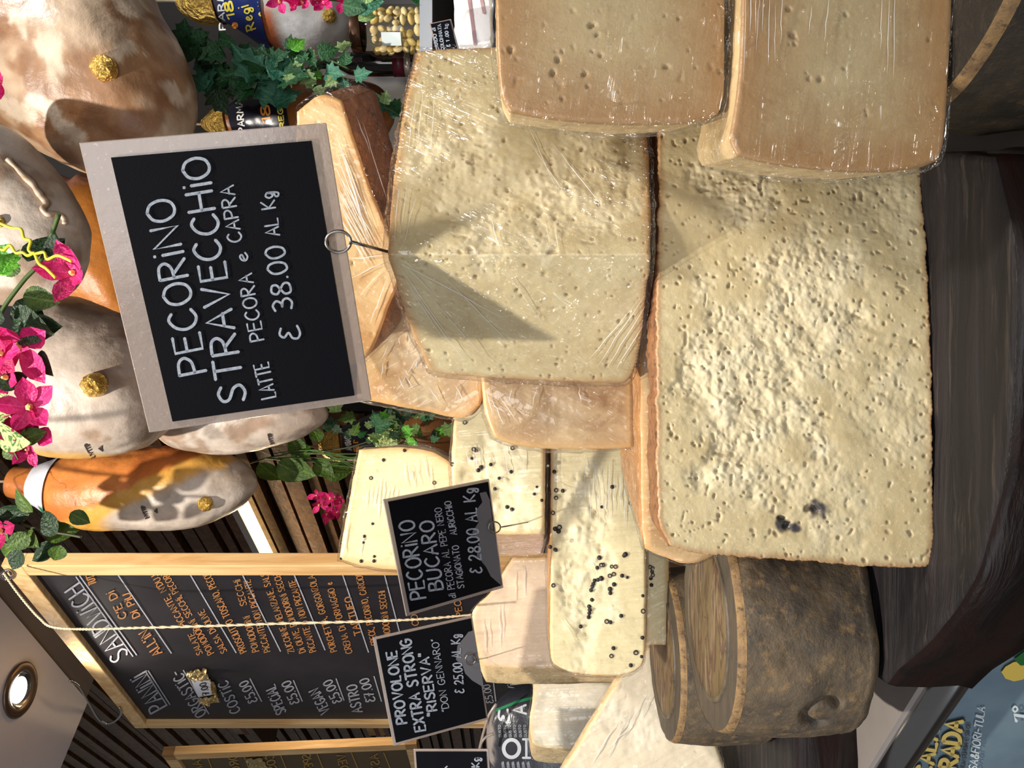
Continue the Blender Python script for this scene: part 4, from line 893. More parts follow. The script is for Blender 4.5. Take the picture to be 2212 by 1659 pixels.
for i_, (x0, tx_) in enumerate(((430, 'PANiNi'), (510, 'ORGAS'), (590, 'COSTiC'), (670, 'SPECiAL'), (745, 'VEGAN'), (815, 'ASTRO'))):
    write(tx_, (x0 + 14, 1690), (x0, 1628), 18, 2.4, pb2, MT['chalk_gold'], b2, mirror=True)
    lines_px([((x0 + 28, 1660), (x0 + 14, 1626))], 2.2, pb2, MT['chalk_gold'], b2)
crumple('tape', [(530, 1640), (565, 1636), (585, 1665), (548, 1668)], pb2, tp_m, b2, am=0.002)

# ------------------------------------------------------------------ hams
MT['ham'] = attr_mat('cured_ham', 0.42, 0.40, 24, 0.4, 0.006, 30)
c3 = lambda r, g, b: np.array(lin(r, g, b)[:3])
def lerp(a, b, t): return a * (1 - t)[..., None] + b * t[..., None]
def inflate(name, outline, c, D, T, colf, mat, parent, nr=44, nt=200, am=0.0045, ns=12, seed=0, back=None, pw=0.5):
    """rounded body with the given outline, bulging T towards and away from the viewer"""
    o = np.array(resample(np.array(crom(outline, 8, True) + [np.array(outline[0], float)]), nt + 1))[:-1]; c = np.array(c, float)
    V = []; PXL = []
    for sgn in (-1, 1):
        rs = np.sin(np.linspace(0, math.pi / 2, nr))
        if sgn == 1: rs = rs[::-1][1:]
        for r in rs:
            px = c + (o - c) * r; q = PX(px, D); q[:, 1] += sgn * (T if sgn < 0 else (back or T)) * (1 - r * r + 1e-9) ** pw
            V.append(q); PXL.append(px)
    V = np.concatenate(V); PXL = np.concatenate(PXL)
    ce = V.mean(0); d = V - ce; d /= np.linalg.norm(d, axis=1)[:, None] + 1e-9
    V = V + d * (am * fbm(V * ns, seed, 5, 0.45))[:, None]
    col = colf(PXL, V)
    rows = 2 * nr - 1
    return fixn(mesh(name, V, grid_faces(rows, nt, wrap=True), mat, parent, cols=col))
def spindle(name, axis, D, colf, mat, parent, nt=64, am=0.003, ns=14, seed=0, flat=1.0, rng=None, grow=1.0, n=60):
    a = np.array(crom(axis, 10), float); a = resample(a, n) if rng is None else resample(a, 240)
    if rng is not None: a = a[(a[:, 0] >= rng[0]) & (a[:, 0] <= rng[1])]; a = resample(a, 24)
    T = np.gradient(a[:, :2], axis=0); T /= np.linalg.norm(T, axis=1)[:, None]; nn = np.stack([-T[:, 1], T[:, 0]], 1)
    V = []; X = []
    for k in range(len(a)):
        for t in np.linspace(0, 2 * math.pi, nt, endpoint=False):
            px = a[k, :2] + nn[k] * a[k, 2] * grow * math.cos(t); q = P(px[0], px[1], D); q[1] -= a[k, 2] * grow / F * D * math.sin(t) * flat
            V.append(q); X.append(px)
    V = np.array(V); X = np.array(X); ce = PX(a[:, :2], D).repeat(nt, 0); d = V - ce; d /= np.linalg.norm(d, axis=1)[:, None] + 1e-9
    V = V + d * (am * fbm(V * ns, seed, 4))[:, None]
    Fc = grid_faces(len(a), nt, wrap=True)
    if rng is None: Fc += [tuple(range(nt)), tuple(range((len(a) - 1) * nt, len(a) * nt))]
    return fixn(mesh(name, V, Fc, mat, parent, cols=colf(X, V)))
def foil_ball(px, r, ham, th):
    pr = mesh_proj([ham], 0.0); c = pr(np.array([px], float))[0]; D = c[1]; R = r / F * D
    V = []; n = 16
    for i in range(11):
        a = math.pi * i / 10
        for k in range(n):
            t = 2 * math.pi * k / n; V.append([math.sin(a) * math.cos(t), math.cos(a), math.sin(a) * math.sin(t)])
    V = np.array(V); V = V * (1 + 0.12 * vn(V * 4 + px[0], 5))[:, None]
    o = mesh('foil_cap', V * R + c + np.array([0, -R * 0.25, 0]), grid_faces(11, n, wrap=True), MT['foil'], th, smooth=False); fixn(o); o['label'] = 'crumpled gold foil knob'
GH = 'hanging whole hams'
def hang(th, px, D, top=2.30):
    p = P(px[0], px[1], D); tube('hanging_cord', [p, p * (1, 1, 0) + (0, 0, top)], 0.0022, MT['twine'], th, n=6)
def col_h1(X, V):
    n1 = fbm(V * 9, 3, 4); n2 = fbm(V * 22, 8, 4)
    c = lerp(c3(160, 118, 82), c3(206, 178, 148), sm(n1, -.35, .35)); c = lerp(c, c3(132, 84, 46), sm(n2, .0, .6) * .8); c = lerp(c, c3(226, 206, 180), sm(fbm(V * 30, 31, 4), .35, .7) * .7)
    return lerp(c, c3(226, 150, 66), sm(90 - np.hypot(X[:, 0] + 10, X[:, 1] - 20), 0, 50) * .9)
def col_pale(dark=(146, 116, 90), fat=None):
    def f(X, V):
        n1 = fbm(V * 10, 4, 4); n2 = fbm(V * 30, 9, 4)
        c = lerp(c3(192, 174, 158), c3(212, 198, 184), sm(n1, -.5, .5)); c = lerp(c, c3(*dark), sm(n2 + n1 * .5, .15, .85) * .75); c = lerp(c, c3(110, 96, 84), sm(fbm(V * 18, 21, 4), .55, .9) * .6)
        if fat: 
            t = fat(X); c = lerp(c, c3(222, 172, 92), t)
        return c
    return f
h1 = thing('cured_ham', 'largest brownish cured ham at the upper right with a gold foil knob', 'ham', P(415, 200, 1.0), GH)
b1 = inflate('body', [(415, 190), (412, 255), (400, 305), (370, 342), (300, 364), (240, 370), (150, 362), (60, 318), (0, 268), (-60, 200), (-90, 50), (-60, -120), (80, -220), (230, -170), (310, -50), (345, 25), (385, 105)], (170, 90), 1.0, .11, col_h1, MT['ham'], h1, seed=1, am=.006)
foil_ball((228, 150), 27, b1, h1); hang(h1, (-60, 60), 1.0)
h2 = thing('cured_ham', 'pale cured ham with a frilled fold, left of the largest ham', 'ham', P(185, 480, .88), GH)
b2_ = inflate('body', [(-80, 400), (-30, 300), (5, 275), (55, 300), (100, 345), (150, 410), (184, 480), (180, 560), (150, 615), (100, 645), (0, 655), (-70, 600)], (50, 480), .88, .055, col_pale(), MT['ham'], h2, seed=2)
foil_ball((0, 480), 12, b2_, h2); hang(h2, (-60, 450), .88)
pr = mesh_proj([b2_], 0.001)
fr = crom([(20, 345), (50, 375), (75, 400), (92, 425), (105, 440), (96, 452), (108, 465), (122, 462), (140, 470), (145, 485)], 5); fv = pr(np.array(fr)); fv = fv + np.stack([0 * fv[:, 0], -0.004 - 0.002 * vn(fv * 200, 3), 0 * fv[:, 0]], 1)
tube('skin_fold', fv, 0.0028 + 0.0012 * vn(fv * 160, 6), simple('ham_fold', lin(200, 180, 160), 0.45, var=lin(168, 140, 112), vs=60), h2, n=10)
h3 = thing('cured_ham', 'orange-brown cured ham mostly hidden behind the big price sign', 'ham', P(300, 560, 1.21), GH)
inflate('body', [(60, 400), (110, 372), (160, 385), (190, 375), (260, 420), (310, 520), (310, 640), (285, 700), (200, 690), (120, 650), (80, 520)], (200, 530), 1.21, .06, lambda X, V: lerp(c3(196, 122, 50), c3(224, 150, 120), sm(430 - X[:, 1] + (190 - X[:, 0]) * .3, 0, 40)), MT['ham'], h3, seed=3); hang(h3, (70, 480), 1.21)
h4 = thing('cured_ham', 'pale cured ham with gold foil knob and small black stamp, behind the pink flowers', 'ham', P(370, 850, 1.04), GH)
b4 = inflate('body', [(50, 790), (62, 715), (105, 657), (160, 643), (225, 668), (300, 702), (360, 765), (378, 850), (365, 912), (325, 952), (270, 976), (200, 988), (125, 986), (78, 970), (52, 900)], (205, 820), 1.04, .09, col_pale(fat=lambda X: sm(X[:, 1] + X[:, 0] * -.10, 940, 962) * (1 - sm(X[:, 0], 230, 300))), MT['ham'], h4, seed=4)
foil_ball((207, 832), 27, b4, h4); hang(h4, (60, 800), 1.04)
sm_m = simple('stamp_ink', lin(58, 48, 44), 0.6)
pr = mesh_proj([b4], 0.0012); write('iNVTTiP', (206, 986), (190, 957), 9, 3, pr, sm_m, h4, name='stamp'); write('\u25b2', (222, 975), (221, 963), 12, 3, pr, sm_m, h4, name='stamp')
h5 = thing('cured_ham', 'pale cured ham whose lower end shows below the big price sign', 'ham', P(705, 890, 1.16), GH)
b5 = inflate('body', [(330, 900), (400, 830), (540, 815), (670, 855), (704, 886), (694, 915), (640, 950), (560, 972), (460, 980), (380, 968), (340, 940)], (520, 895), 1.16, .06, col_pale((150, 118, 92)), MT['ham'], h5, seed=5); hang(h5, (345, 900), 1.16)
pr = mesh_proj([b5], 0.0012); write('iNVTTiP', (592, 958), (586, 936), 8, 2.6, pr, sm_m, h5, name='stamp')
h6 = thing('cured_ham', 'orange veined ham with a white band round its shank, hanging next to the menu board', 'ham', P(553, 1035, 1.22), GH)
def col_h6(X, V):
    t = (X[:, 1] - 985) - (455 - X[:, 0]) * 0.46 + 8 * fbm(V * 40, 3, 3)     # across the fat line
    c = lerp(c3(222, 136, 66), c3(206, 118, 54), sm(fbm(V * 16, 2, 4), -.3, .5))
    vein = np.abs(fbm(V * 26, 12, 2)); c = lerp(c, c3(120, 36, 30), (1 - sm(vein, .012, .05)) * .85 * sm(fbm(V * 9, 15, 2), -.5, .1))
    c = lerp(c, c3(224, 168, 76), sm(t, -14, 4)); w_ = sm(t, 20, 44) * sm(X[:, 0], 230, 290)
    pal = lerp(c3(206, 192, 178), c3(168, 148, 128), sm(fbm(V * 22, 7, 4), -.1, .7)); c = lerp(c, pal, w_)
    return c
ax6 = [(28, 1040, 32), (70, 1046, 38), (105, 1050, 52), (165, 1055, 78), (250, 1058, 90), (350, 1054, 90), (440, 1048, 84), (510, 1042, 58), (545, 1038, 28), (554, 1036, 4)]
b6 = spindle('body', ax6, 1.22, col_h6, MT['ham'], h6, seed=6, n=220, nt=200); foil_ball((445, 1088), 16, b6, h6); hang(h6, (30, 1040), 1.22)
bd = spindle('shank_band', ax6, 1.22, lambda X, V: lerp(np.tile(c3(214, 214, 222), (len(X), 1)), np.tile(c3(30, 110, 70), (len(X), 1)), (sm(X[:, 1], 1082, 1088) * (1 - sm(X[:, 1], 1112, 1118)) * sm(X[:, 0], 108, 114) * (1 - sm(X[:, 0], 134, 140)))), attr_mat('band_paper', 0.35, 0.06), h6, am=.003, seed=6, rng=(78, 134), grow=1.07)
bd['label'] = 'white printed paper band'
pr = mesh_proj([b6], 0.0012); write('iNVTTiP', (322, 1118), (312, 1092), 8, 2.6, pr, sm_m, h6, name='stamp'); write('\u25b2', (340, 1108), (339, 1098), 9, 2.4, pr, sm_m, h6, name='stamp')
# labelled hams on the right
blue = c3(24, 40, 96)
ax7 = [(385, 2, 14), (430, 2, 40), (478, -2, 50), (540, -6, 84), (600, 0, 100), (680, 8, 110), (735, 18, 98), (770, 28, 66), (786, 34, 8)]
h7 = thing('labelled_ham', 'whitish ham with blue and yellow shield label and gold foil top', 'ham', P(786, 34, 1.25), GH)
b7 = spindle('body', ax7, 1.25, lambda X, V: lerp(lerp(c3(236, 232, 226), c3(204, 194, 182), sm(fbm(V * 18, 3, 4), 0, .7)), np.tile(c3(206, 112, 66), (len(X), 1)), (1 - sm(X[:, 0], 600, 622)) * sm(X[:, 1], 40, 75)), MT['ham'], h7, seed=7, am=.005); foil_ball((712, 36), 15, b7, h7)
f7 = spindle('foil_top', ax7, 1.25, lambda X, V: np.tile(blue, (len(X), 1)), MT['foil'], h7, am=.005, seed=7, rng=(386, 474), grow=1.14)
l7 = spindle('shield_label', ax7, 1.25, lambda X, V: lerp(np.tile(c3(52, 48, 58), (len(X), 1)), np.tile(blue, (len(X), 1)), sm(X[:, 0], 492, 496)), attr_mat('label_paper', 0.35, 0.05, bs=0.05), h7, am=.005, seed=7, rng=(470, 596), grow=1.05)
l7['label'] = 'navy shield label with yellow print'
yel = simple('label_yellow', lin(226, 206, 70), 0.5); wht = simple('label_white', lin(210, 210, 206), 0.5); orn = simple('label_orange', lin(232, 150, 60), 0.5)
pr = mesh_proj([l7], 0.0012)
write('PARMA', (487, 64), (480, -40), 13, 3.2, pr, wht, l7); write('18', (507, 40), (500, 2), 16, 4.4, pr, yel, l7); write('Regio', (552, 62), (532, -4), 20, 3.2, pr, yel, l7); write('GALVAZZi', (574, 34), (566, -40), 14, 3.4, pr, yel, l7); write('ORETTO', (592, 36), (588, -20), 12, 3, pr, yel, l7)
write('O', (512, 58), (511, 50), 8, 6, pr, orn, l7); hang(h7, (388, 2), 1.25)
ax8 = [(436, 268, 10), (470, 266, 28), (502, 262, 30), (545, 256, 46), (600, 250, 62), (680, 245, 78), (760, 248, 76), (820, 252, 60), (850, 255, 10)]
h8 = thing('labelled_ham', 'ham with black and gold label hanging behind the ivy', 'ham', P(850, 255, 1.28), GH)
b8 = spindle('body', ax8, 1.28, lambda X, V: lerp(np.tile(c3(170, 104, 44), (len(X), 1)), np.tile(c3(120, 66, 30), (len(X), 1)), sm(fbm(V * 20, 5, 4), -.2, .5)), MT['ham'], h8, seed=8)
spindle('foil_top', ax8, 1.28, lambda X, V: np.tile(blue, (len(X), 1)), MT['foil'], h8, am=.003, seed=8, rng=(438, 496), grow=1.2)
l8 = spindle('shield_label', ax8, 1.28, lambda X, V: np.tile(c3(20, 20, 32), (len(X), 1)), attr_mat('label_black', 0.2, 0.05, bs=0.05), h8, am=.003, seed=8, rng=(504, 640), grow=1.06)
pr = mesh_proj([l8], 0.0012); write('PARMA', (530, 285), (522, 215), 14, 3, pr, wht, l8); write('18', (585, 262), (580, 226), 18, 4, pr, orn, l8); write('REGiO', (615, 275), (606, 212), 10, 3, pr, yel, l8); hang(h8, (440, 268), 1.28)
# mirror image of a labelled ham, built solid low in the dark slatted corner
ax9 = [(690, 965, 10), (705, 962, 26), (735, 958, 34), (745, 956, 36), (800, 950, 50), (860, 945, 60), (940, 940, 62), (1000, 940, 30)]
h9 = thing('labelled_ham', 'small dim ham with gold foil and black label between the green leaves', 'ham', P(1000, 940, 1.46), GH)
spindle('body', ax9, 1.46, lambda X, V: np.tile(c3(120, 78, 40), (len(X), 1)), MT['ham'], h9, seed=9)
spindle('foil_top', ax9, 1.46, lambda X, V: np.tile(blue, (len(X), 1)), MT['foil'], h9, am=.003, seed=9, rng=(691, 742), grow=1.2)
l9 = spindle('shield_label', ax9, 1.46, lambda X, V: np.tile(c3(34, 34, 44), (len(X), 1)), MT['ham'], h9, am=.003, seed=9, rng=(746, 830), grow=1.07)
pr = mesh_proj([l9], 0.0012); write('PARMA', (760, 972), (756, 942), 12, 2.6, pr, wht, l9, mirror=True); write('18', (775, 975), (773, 950), 10, 3, pr, orn, l9, mirror=True); hang(h9, (692, 965), 1.46)

# ------------------------------------------------------------------ printed black wrapper
pk = thing('printed_wrapped_cheese', 'whole cheese in glossy black wrapper printed with grey letters', 'cheese', P(1488, 1600, 1.31))
def col_pk(X, V): return lerp(np.tile(c3(52, 54, 62), (len(X), 1)), np.tile(c3(150, 142, 138), (len(X), 1)), (1 - sm(X[:, 0], 1066, 1078)) * sm(fbm(V * 50, 3, 3), -.4, .2))
bk = inflate('body', [(1052, 1600), (1060, 1548), (1082, 1512), (1118, 1490), (1170, 1482), (1280, 1478), (1400, 1480), (1480, 1490), (1488, 1600), (1480, 1705), (1400, 1720), (1280, 1722), (1150, 1716), (1080, 1690), (1056, 1645)], (1270, 1600), 1.31, .06, col_pk, attr_mat('black_wrapper', 0.22, 0.2, bs=0.4, bd=0.004, bsc=40), pk, pw=.32)
pr = mesh_proj([bk], 0.0012); gl_ = simple('grey_letter', lin(176, 182, 190), 0.5); gr_ = simple('green_stripe', lin(30, 120, 80), 0.5); sg_ = simple('small_print', lin(128, 132, 140), 0.5)
circ = [np.array((1105 + 17 * math.cos(t), 1617 + 19 * math.sin(t))) for t in np.linspace(0, 6.28, 30)]
v, f = ribbon([circ], 8, pr); mesh('lettering', v, f, gl_, pk, smooth=False)
v, f = ribbon([[np.array((1137, 1597.)), np.array((1137, 1637.))], [np.array((1129, 1597.)), np.array((1146, 1597.))], [np.array((1129, 1637.)), np.array((1146, 1637.))]], 5, pr); mesh('lettering', v, f, gl_, pk, smooth=False)
write('A', (1137, 1541), (1136, 1522), 28, 5, pr, gl_, pk); write(E_, (1100, 1560), (1098, 1532), 22, 5, pr, gl_, pk)
lines_px([((1070, 1535), (1120, 1515)), ((1120, 1515), (1160, 1505))], 6, pr, gr_, pk, 'stripe')
for i_ in range(6):
    write('GUSTO', (1083 + 11 * i_, 1592), (1081 + 11 * i_, 1566), 5, 1.4, pr, sg_, pk); write('STORiA', (1090 + 11 * i_, 1658), (1088 + 11 * i_, 1645), 5, 1.4, pr, sg_, pk)
for a in ([(1072, 1520), (1056, 1545), (1045, 1580), (1034, 1625)], [(1066, 1585), (1050, 1592), (1040, 1605), (1036, 1620)]):
    tube('net_cord', [P(x, y, 1.24) for x, y in crom(a, 5)], 0.0022, MT['acrylic'], pk)

# ------------------------------------------------------------------ flyer on the counter front
o3 = np.array([*(rA + rn * -0.012), CT]); n3 = np.array([rn[0], rn[1], 0])
fp, _ = plane_proj(o3, n3, 0.001)
a3 = np.array([*rd, 0]); c0 = np.array([*(rA - rn * 0.0135 + rd * 0.02), 0])
fl = thing('flyer', 'blue-grey printed event flyer on the counter front below the steel rail', 'poster', (c0[0], c0[1], CT - 0.40))
box('sheet', c0 + (0, 0, CT - 0.235), a3 * 0.22, (0, 0, 0.19), n3 * 0.0006, simple('flyer_print', lin(124, 146, 158), 0.4, var=lin(104, 124, 142), vs=14), fl)
fyl = simple('flyer_yellow', lin(244, 214, 120), 0.5); fdk = simple('flyer_shadow', lin(64, 60, 64), 0.5); fwh = simple('flyer_white', lin(226, 236, 240), 0.5)
fpa, _ = plane_proj(o3, n3, 0.0016); fpb, _ = plane_proj(o3, n3, 0.0020)
for tx_, a, b, h, w_ in (('SCALA', (2008, 1705), (2028, 1577), 34, 8), ('STRADA', (2058, 1715), (2080, 1559), 36, 9)):
    write(tx_, (a[0] + 3, a[1] - 3), (b[0] + 3, b[1] - 3), h, w_, fpa, fdk, fl, jit=0); write(tx_, a, b, h, w_, fpb, fyl, fl, jit=0)
write("SULLA S'UNGIA E SU OL", (2083, 1672), (2097, 1563), 9, 1.6, fpa, fdk, fl, jit=0); write('CASA&FIORI-TULA', (2106, 1690), (2128, 1529), 17, 2.6, fpa, fwh, fl, slant=.15, jit=0)
write('1', (2222, 1562), (2224, 1548), 34, 7, fpa, fwh, fl, jit=0); write('\u00b0', (2216, 1540), (2217, 1528), 28, 4, fpa, fwh, fl, jit=0)
patch('printed_lemon', [(2163, 1452), (2172, 1440), (2190, 1430), (2215, 1428), (2222, 1450), (2210, 1468), (2190, 1472), (2172, 1466)], fpa, simple('lemon_print', lin(238, 206, 96), 0.5), fl)
patch('printed_leaf', [(2190, 1425), (2215, 1405), (2240, 1410), (2235, 1435), (2205, 1438)], fpb, simple('leaf_print', lin(40, 110, 50), 0.5), fl)

# ------------------------------------------------------------------ plants
def leaf_mat(name, c1, c2, edge=None, tr=0.25, veins=True):
    m, nt, b = newmat(name)
    tc = N(nt, 'ShaderNodeTexCoord'); sx = N(nt, 'ShaderNodeSeparateXYZ'); nt.links.new(tc.outputs['Object'], sx.inputs[0])
    ab = N(nt, 'ShaderNodeMath', operation='ABSOLUTE'); nt.links.new(sx.outputs[0], ab.inputs[0])
    mid = ramp(nt, ab.outputs[0], [(0.0, gray(1)), (0.035, gray(0))])
    c = mix(nt, ramp(nt, noise(nt, 3.0, 4), [(0.35, gray(0)), (0.65, gray(1))]), c1, c2)
    c = mix(nt, mid, c, tuple(min(1, 1.5 * x) for x in c2[:3]) + (1,))
    if edge is not None: c = mix(nt, ramp(nt, noise(nt, 4.0, 3, dist=2), [(0.45, gray(0)), (0.55, gray(1))]), c, edge)
    nt.links.new(c, b.inputs['Base Color']); b.inputs['Roughness'].default_value = 0.45
    bump(nt, b, noise(nt, 9, 4), 0.3, 0.05)
    out = nt.nodes['Material Output']; tl = N(nt, 'ShaderNodeBsdfTranslucent'); nt.links.new(c, tl.inputs[0]); ms = N(nt, 'ShaderNodeMixShader'); ms.inputs[0].default_value = tr
    nt.links.new(b.outputs[0], ms.inputs[1]); nt.links.new(tl.outputs[0], ms.inputs[2]); nt.links.new(ms.outputs[0], out.inputs['Surface'])
    return m
def leaf_mesh(name, outline, mat, fold=0.25, curl=0.15):
    """outline: right half from base to tip as (half width, along)"""
    o = np.array(outline, float); n = len(o); mid = np.stack([np.zeros(n), o[:, 1]], 1)
    V = []
    for k in range(n):
        y = mid[k, 1]; zc = -curl * y * y
        V += [(0, y, zc), (o[k, 0] * 0.5, (o[k, 1] + y) / 2, zc + fold * o[k, 0] * 0.55), (o[k, 0], o[k, 1], zc + fold * o[k, 0]), (-o[k, 0] * 0.5, (o[k, 1] + y) / 2, zc + fold * o[k, 0] * 0.55), (-o[k, 0], o[k, 1], zc + fold * o[k, 0])]
    Fc = []
    for k in range(n - 1):
        a, b = 5 * k, 5 * (k + 1)
        Fc += [(a, a + 1, b + 1, b), (a + 1, a + 2, b + 2, b + 1), (a, b, b + 3, a + 3), (a + 3, b + 3, b + 4, a + 4)]
    me = bpy.data.meshes.new(name); me.from_pydata(V, [], Fc); me.materials.append(mat); me.polygons.foreach_set('use_smooth', [True] * len(me.polygons)); return me
IVY = [(0.02, 0), (0.20, -0.10), (0.40, -0.05), (0.34, 0.10), (0.56, 0.30), (0.40, 0.36), (0.30, 0.42), (0.36, 0.66), (0.22, 0.68), (0.12, 0.80), (0.0, 1.05)]
OVAL = [(0.02, 0), (0.22, 0.08), (0.36, 0.24), (0.40, 0.42), (0.34, 0.62), (0.22, 0.82), (0.08, 0.97), (0.0, 1.06)]
PET = [(0.03, 0), (0.12, 0.12), (0.26, 0.36), (0.32, 0.58), (0.26, 0.80), (0.12, 0.98), (0.0, 1.12)]
GR = {'deep': leaf_mat('ivy_deep', lin(26, 70, 36), lin(44, 96, 50)), 'teal': leaf_mat('ivy_teal', lin(44, 100, 78), lin(70, 130, 100)), 'pale': leaf_mat('ivy_pale', lin(120, 160, 90), lin(170, 196, 130)),
      'bright': leaf_mat('leaf_bright', lin(70, 150, 40), lin(110, 180, 60)), 'olive': leaf_mat('leaf_olive', lin(50, 80, 24), lin(84, 110, 40)), 'cream': leaf_mat('leaf_cream', lin(214, 214, 150), lin(190, 200, 120), lin(60, 110, 40)), 'dark': leaf_mat('leaf_dark', lin(20, 44, 24), lin(34, 62, 30))}
PK = leaf_mat('petal_pink', lin(214, 24, 110), lin(236, 60, 140), None, 0.35); PK2 = leaf_mat('petal_magenta', lin(160, 14, 80), lin(190, 30, 100), None, 0.3)
LM = {}
def lm(shape, key):
    k = (shape, key)
    if k not in LM: LM[k] = leaf_mesh('leaf', IVY if shape == 'ivy' else OVAL, GR[key])
    return LM[k]
PM = [leaf_mesh('petal', PET, PK, 0.35, -0.25), leaf_mesh('petal', PET, PK2, 0.35, -0.25)]
def orient(px_dir_deg, tilt=0.0, roll=0.0):
    """leaf lying in the picture plane pointing px_dir (0 = world up, 90 = world right), then tilted"""
    a = math.radians(px_dir_deg)
    yv = Vector((math.sin(a), 0, math.cos(a))); zv = Vector((0, -1, 0)); xv = yv.cross(zv)
    m = Matrix((xv, yv, zv)).transposed()
    return m @ Matrix.Rotation(tilt, 3, 'X') @ Matrix.Rotation(roll, 3, 'Y')
def put(me, name, pos, size, deg, parent, tilt=0.0, roll=0.0):
    o = bpy.data.objects.new(name, me); link(o, parent); o.location = np.asarray(pos, float) - org(parent)
    m = orient(deg, tilt, roll).to_4x4(); o.rotation_euler = m.to_euler(); o.scale = (size,) * 3; return o
STEM = simple('vine_stem', lin(70, 96, 44), 0.6); STEMD = simple('vine_stem_dark', lin(54, 58, 34), 0.6); TEN = simple('yellow_tendril', lin(206, 200, 50), 0.5)
cen_me = bpy.data.meshes.new('flower'); 
_v = [(0.12 * math.cos(t) * r, 0.12 * math.sin(t) * r, z) for r, z in ((0.5, 0), (1, 0.12), (0.4, 0.3)) for t in np.linspace(0, 6.283, 7)[:-1]]
cen_me.from_pydata(_v, [], grid_faces(3, 6, wrap=True) + [tuple(range(12, 18))]); cen_me.materials.append(simple('stamen', lin(226, 206, 120), 0.6))
def flower(pos, size, parent, n=4, dark=0, spread=None):
    c = bpy.data.objects.new('flower', cen_me); link(c, parent); c.location = np.asarray(pos, float) - org(parent); c.scale = (size,) * 3
    c.rotation_euler = orient(random.uniform(0, 360), random.uniform(-.5, .5)).to_euler()
    a0 = random.uniform(0, 360)
    for k in range(n):
        o = bpy.data.objects.new('petal', PM[dark if random.random() < .8 else 1 - dark]); link(o, c)
        o.rotation_euler = (Matrix.Rotation(math.radians(a0 + 360 * k / n + random.uniform(-15, 15)), 3, 'Z') @ Matrix.Rotation(random.uniform(.1, .8), 3, 'X')).to_euler(); o.scale = (random.uniform(.8, 1.15),) * 3
def vine(name, label, path, D, leaves, stem_r, cat='plant', stem=STEM, group=None):
    """path: stem in pixels; leaves: (x, y, size px, direction, shape, colour[, depth offset])"""
    pts = [P(x, y, D) for x, y in path]; zmin = min(pts, key=lambda p: p[2])
    th = thing(name, label, cat, zmin, group); st = np.array(crom(pts, 6)); tube('stem', st, stem_r, stem, th, n=6)
    for lf in leaves:
        x, y, s, dg, sh, ck = lf[:6]; d = D + (lf[6] if len(lf) > 6 else random.uniform(-.03, .01))
        put(lm(sh, ck), 'leaf', P(x, y, d), s / F * d, dg, th, random.uniform(-.6, .5), random.uniform(-.5, .5))
    return th
def scatter(n, box_, smin, smax, shape, keys, seed, jd=None):
    r = random.Random(seed); x0, y0, x1, y1 = box_
    return [(r.uniform(x0, x1), r.uniform(y0, y1), r.uniform(smin, smax), r.uniform(0, 360), shape, r.choice(keys)) + ((r.uniform(*jd),) if jd else ()) for _ in range(n)]
# flower garland in front of the hams, top of the scene
ga = vine('flower_garland', 'pink bougainvillea garland with green leaves hanging before the pale hams', [(128, 462), (90, 560), (48, 610), (0, 680), (-20, 760), (-15, 860), (-10, 960), (-60, 1040), (-300, 1080), (-820, 1080)], .78,
          [(45, 585, 55, 20, 'ovl', 'olive'), (60, 565, 70, 110, 'ovl', 'dark'), (110, 545, 40, 130, 'ovl', 'dark'), (118, 560, 55, 100, 'ovl', 'dark'), (50, 640, 70, 190, 'ovl', 'olive'), (35, 650, 85, 230, 'ovl', 'dark'), (30, 690, 110, 200, 'ovl', 'dark'), (60, 720, 90, 170, 'ovl', 'dark'),
           (0, 560, 60, 60, 'ivy', 'bright'), (5, 590, 70, 100, 'ivy', 'bright'), (10, 690, 60, 30, 'ovl', 'dark'), (85, 760, 60, 240, 'ovl', 'dark'), (30, 860, 80, 320, 'ovl', 'cream'), (-8, 930, 90, 200, 'ovl', 'cream'), (0, 880, 60, 280, 'ovl', 'cream'), (10, 960, 50, 220, 'ovl', 'olive'), (45, 950, 50, 160, 'ovl', 'olive'), (0, 840, 60, 140, 'ovl', 'dark')], .0022)
for x, y, s, d in ((160, 590, 46, 0), (42, 745, 58, 0), (6, 765, 46, 0), (18, 815, 44, 1), (64, 880, 52, 0), (78, 930, 46, 0), (35, 920, 42, 1), (62, 968, 34, 0), (0, 180, 44, 1)):
    flower(P(x, y, .76 + random.uniform(-.01, .02)), 1.35 * s / F * .76, ga, 5, d)
for a in ([(-5, 535), (8, 540), (22, 530), (34, 546), (48, 545), (60, 552), (75, 545)], [(0, 482), (25, 492), (45, 495), (52, 515), (66, 520), (62, 540), (75, 548), (95, 545), (102, 560), (125, 552), (155, 565)], [(75, 548), (85, 570), (100, 580), (120, 600)]):
    tube('tendril', [P(x, y, .75) for x, y in crom(a, 6)], .0015, TEN, ga, n=6)
pv_ = vine('leaf_garland', 'dark shaded leaves hanging between the veined ham and the menu board', [(-300, 1100), (-10, 1110), (40, 1130), (90, 1145), (150, 1155), (175, 1160)], 1.02,
     scatter(16, (10, 1105, 165, 1190), 36, 64, 'ovl', ['dark', 'dark', 'olive'], 3), .002, stem=STEMD)
flower(P(5, 1145, 1.01), .03, pv_, 4, 1)
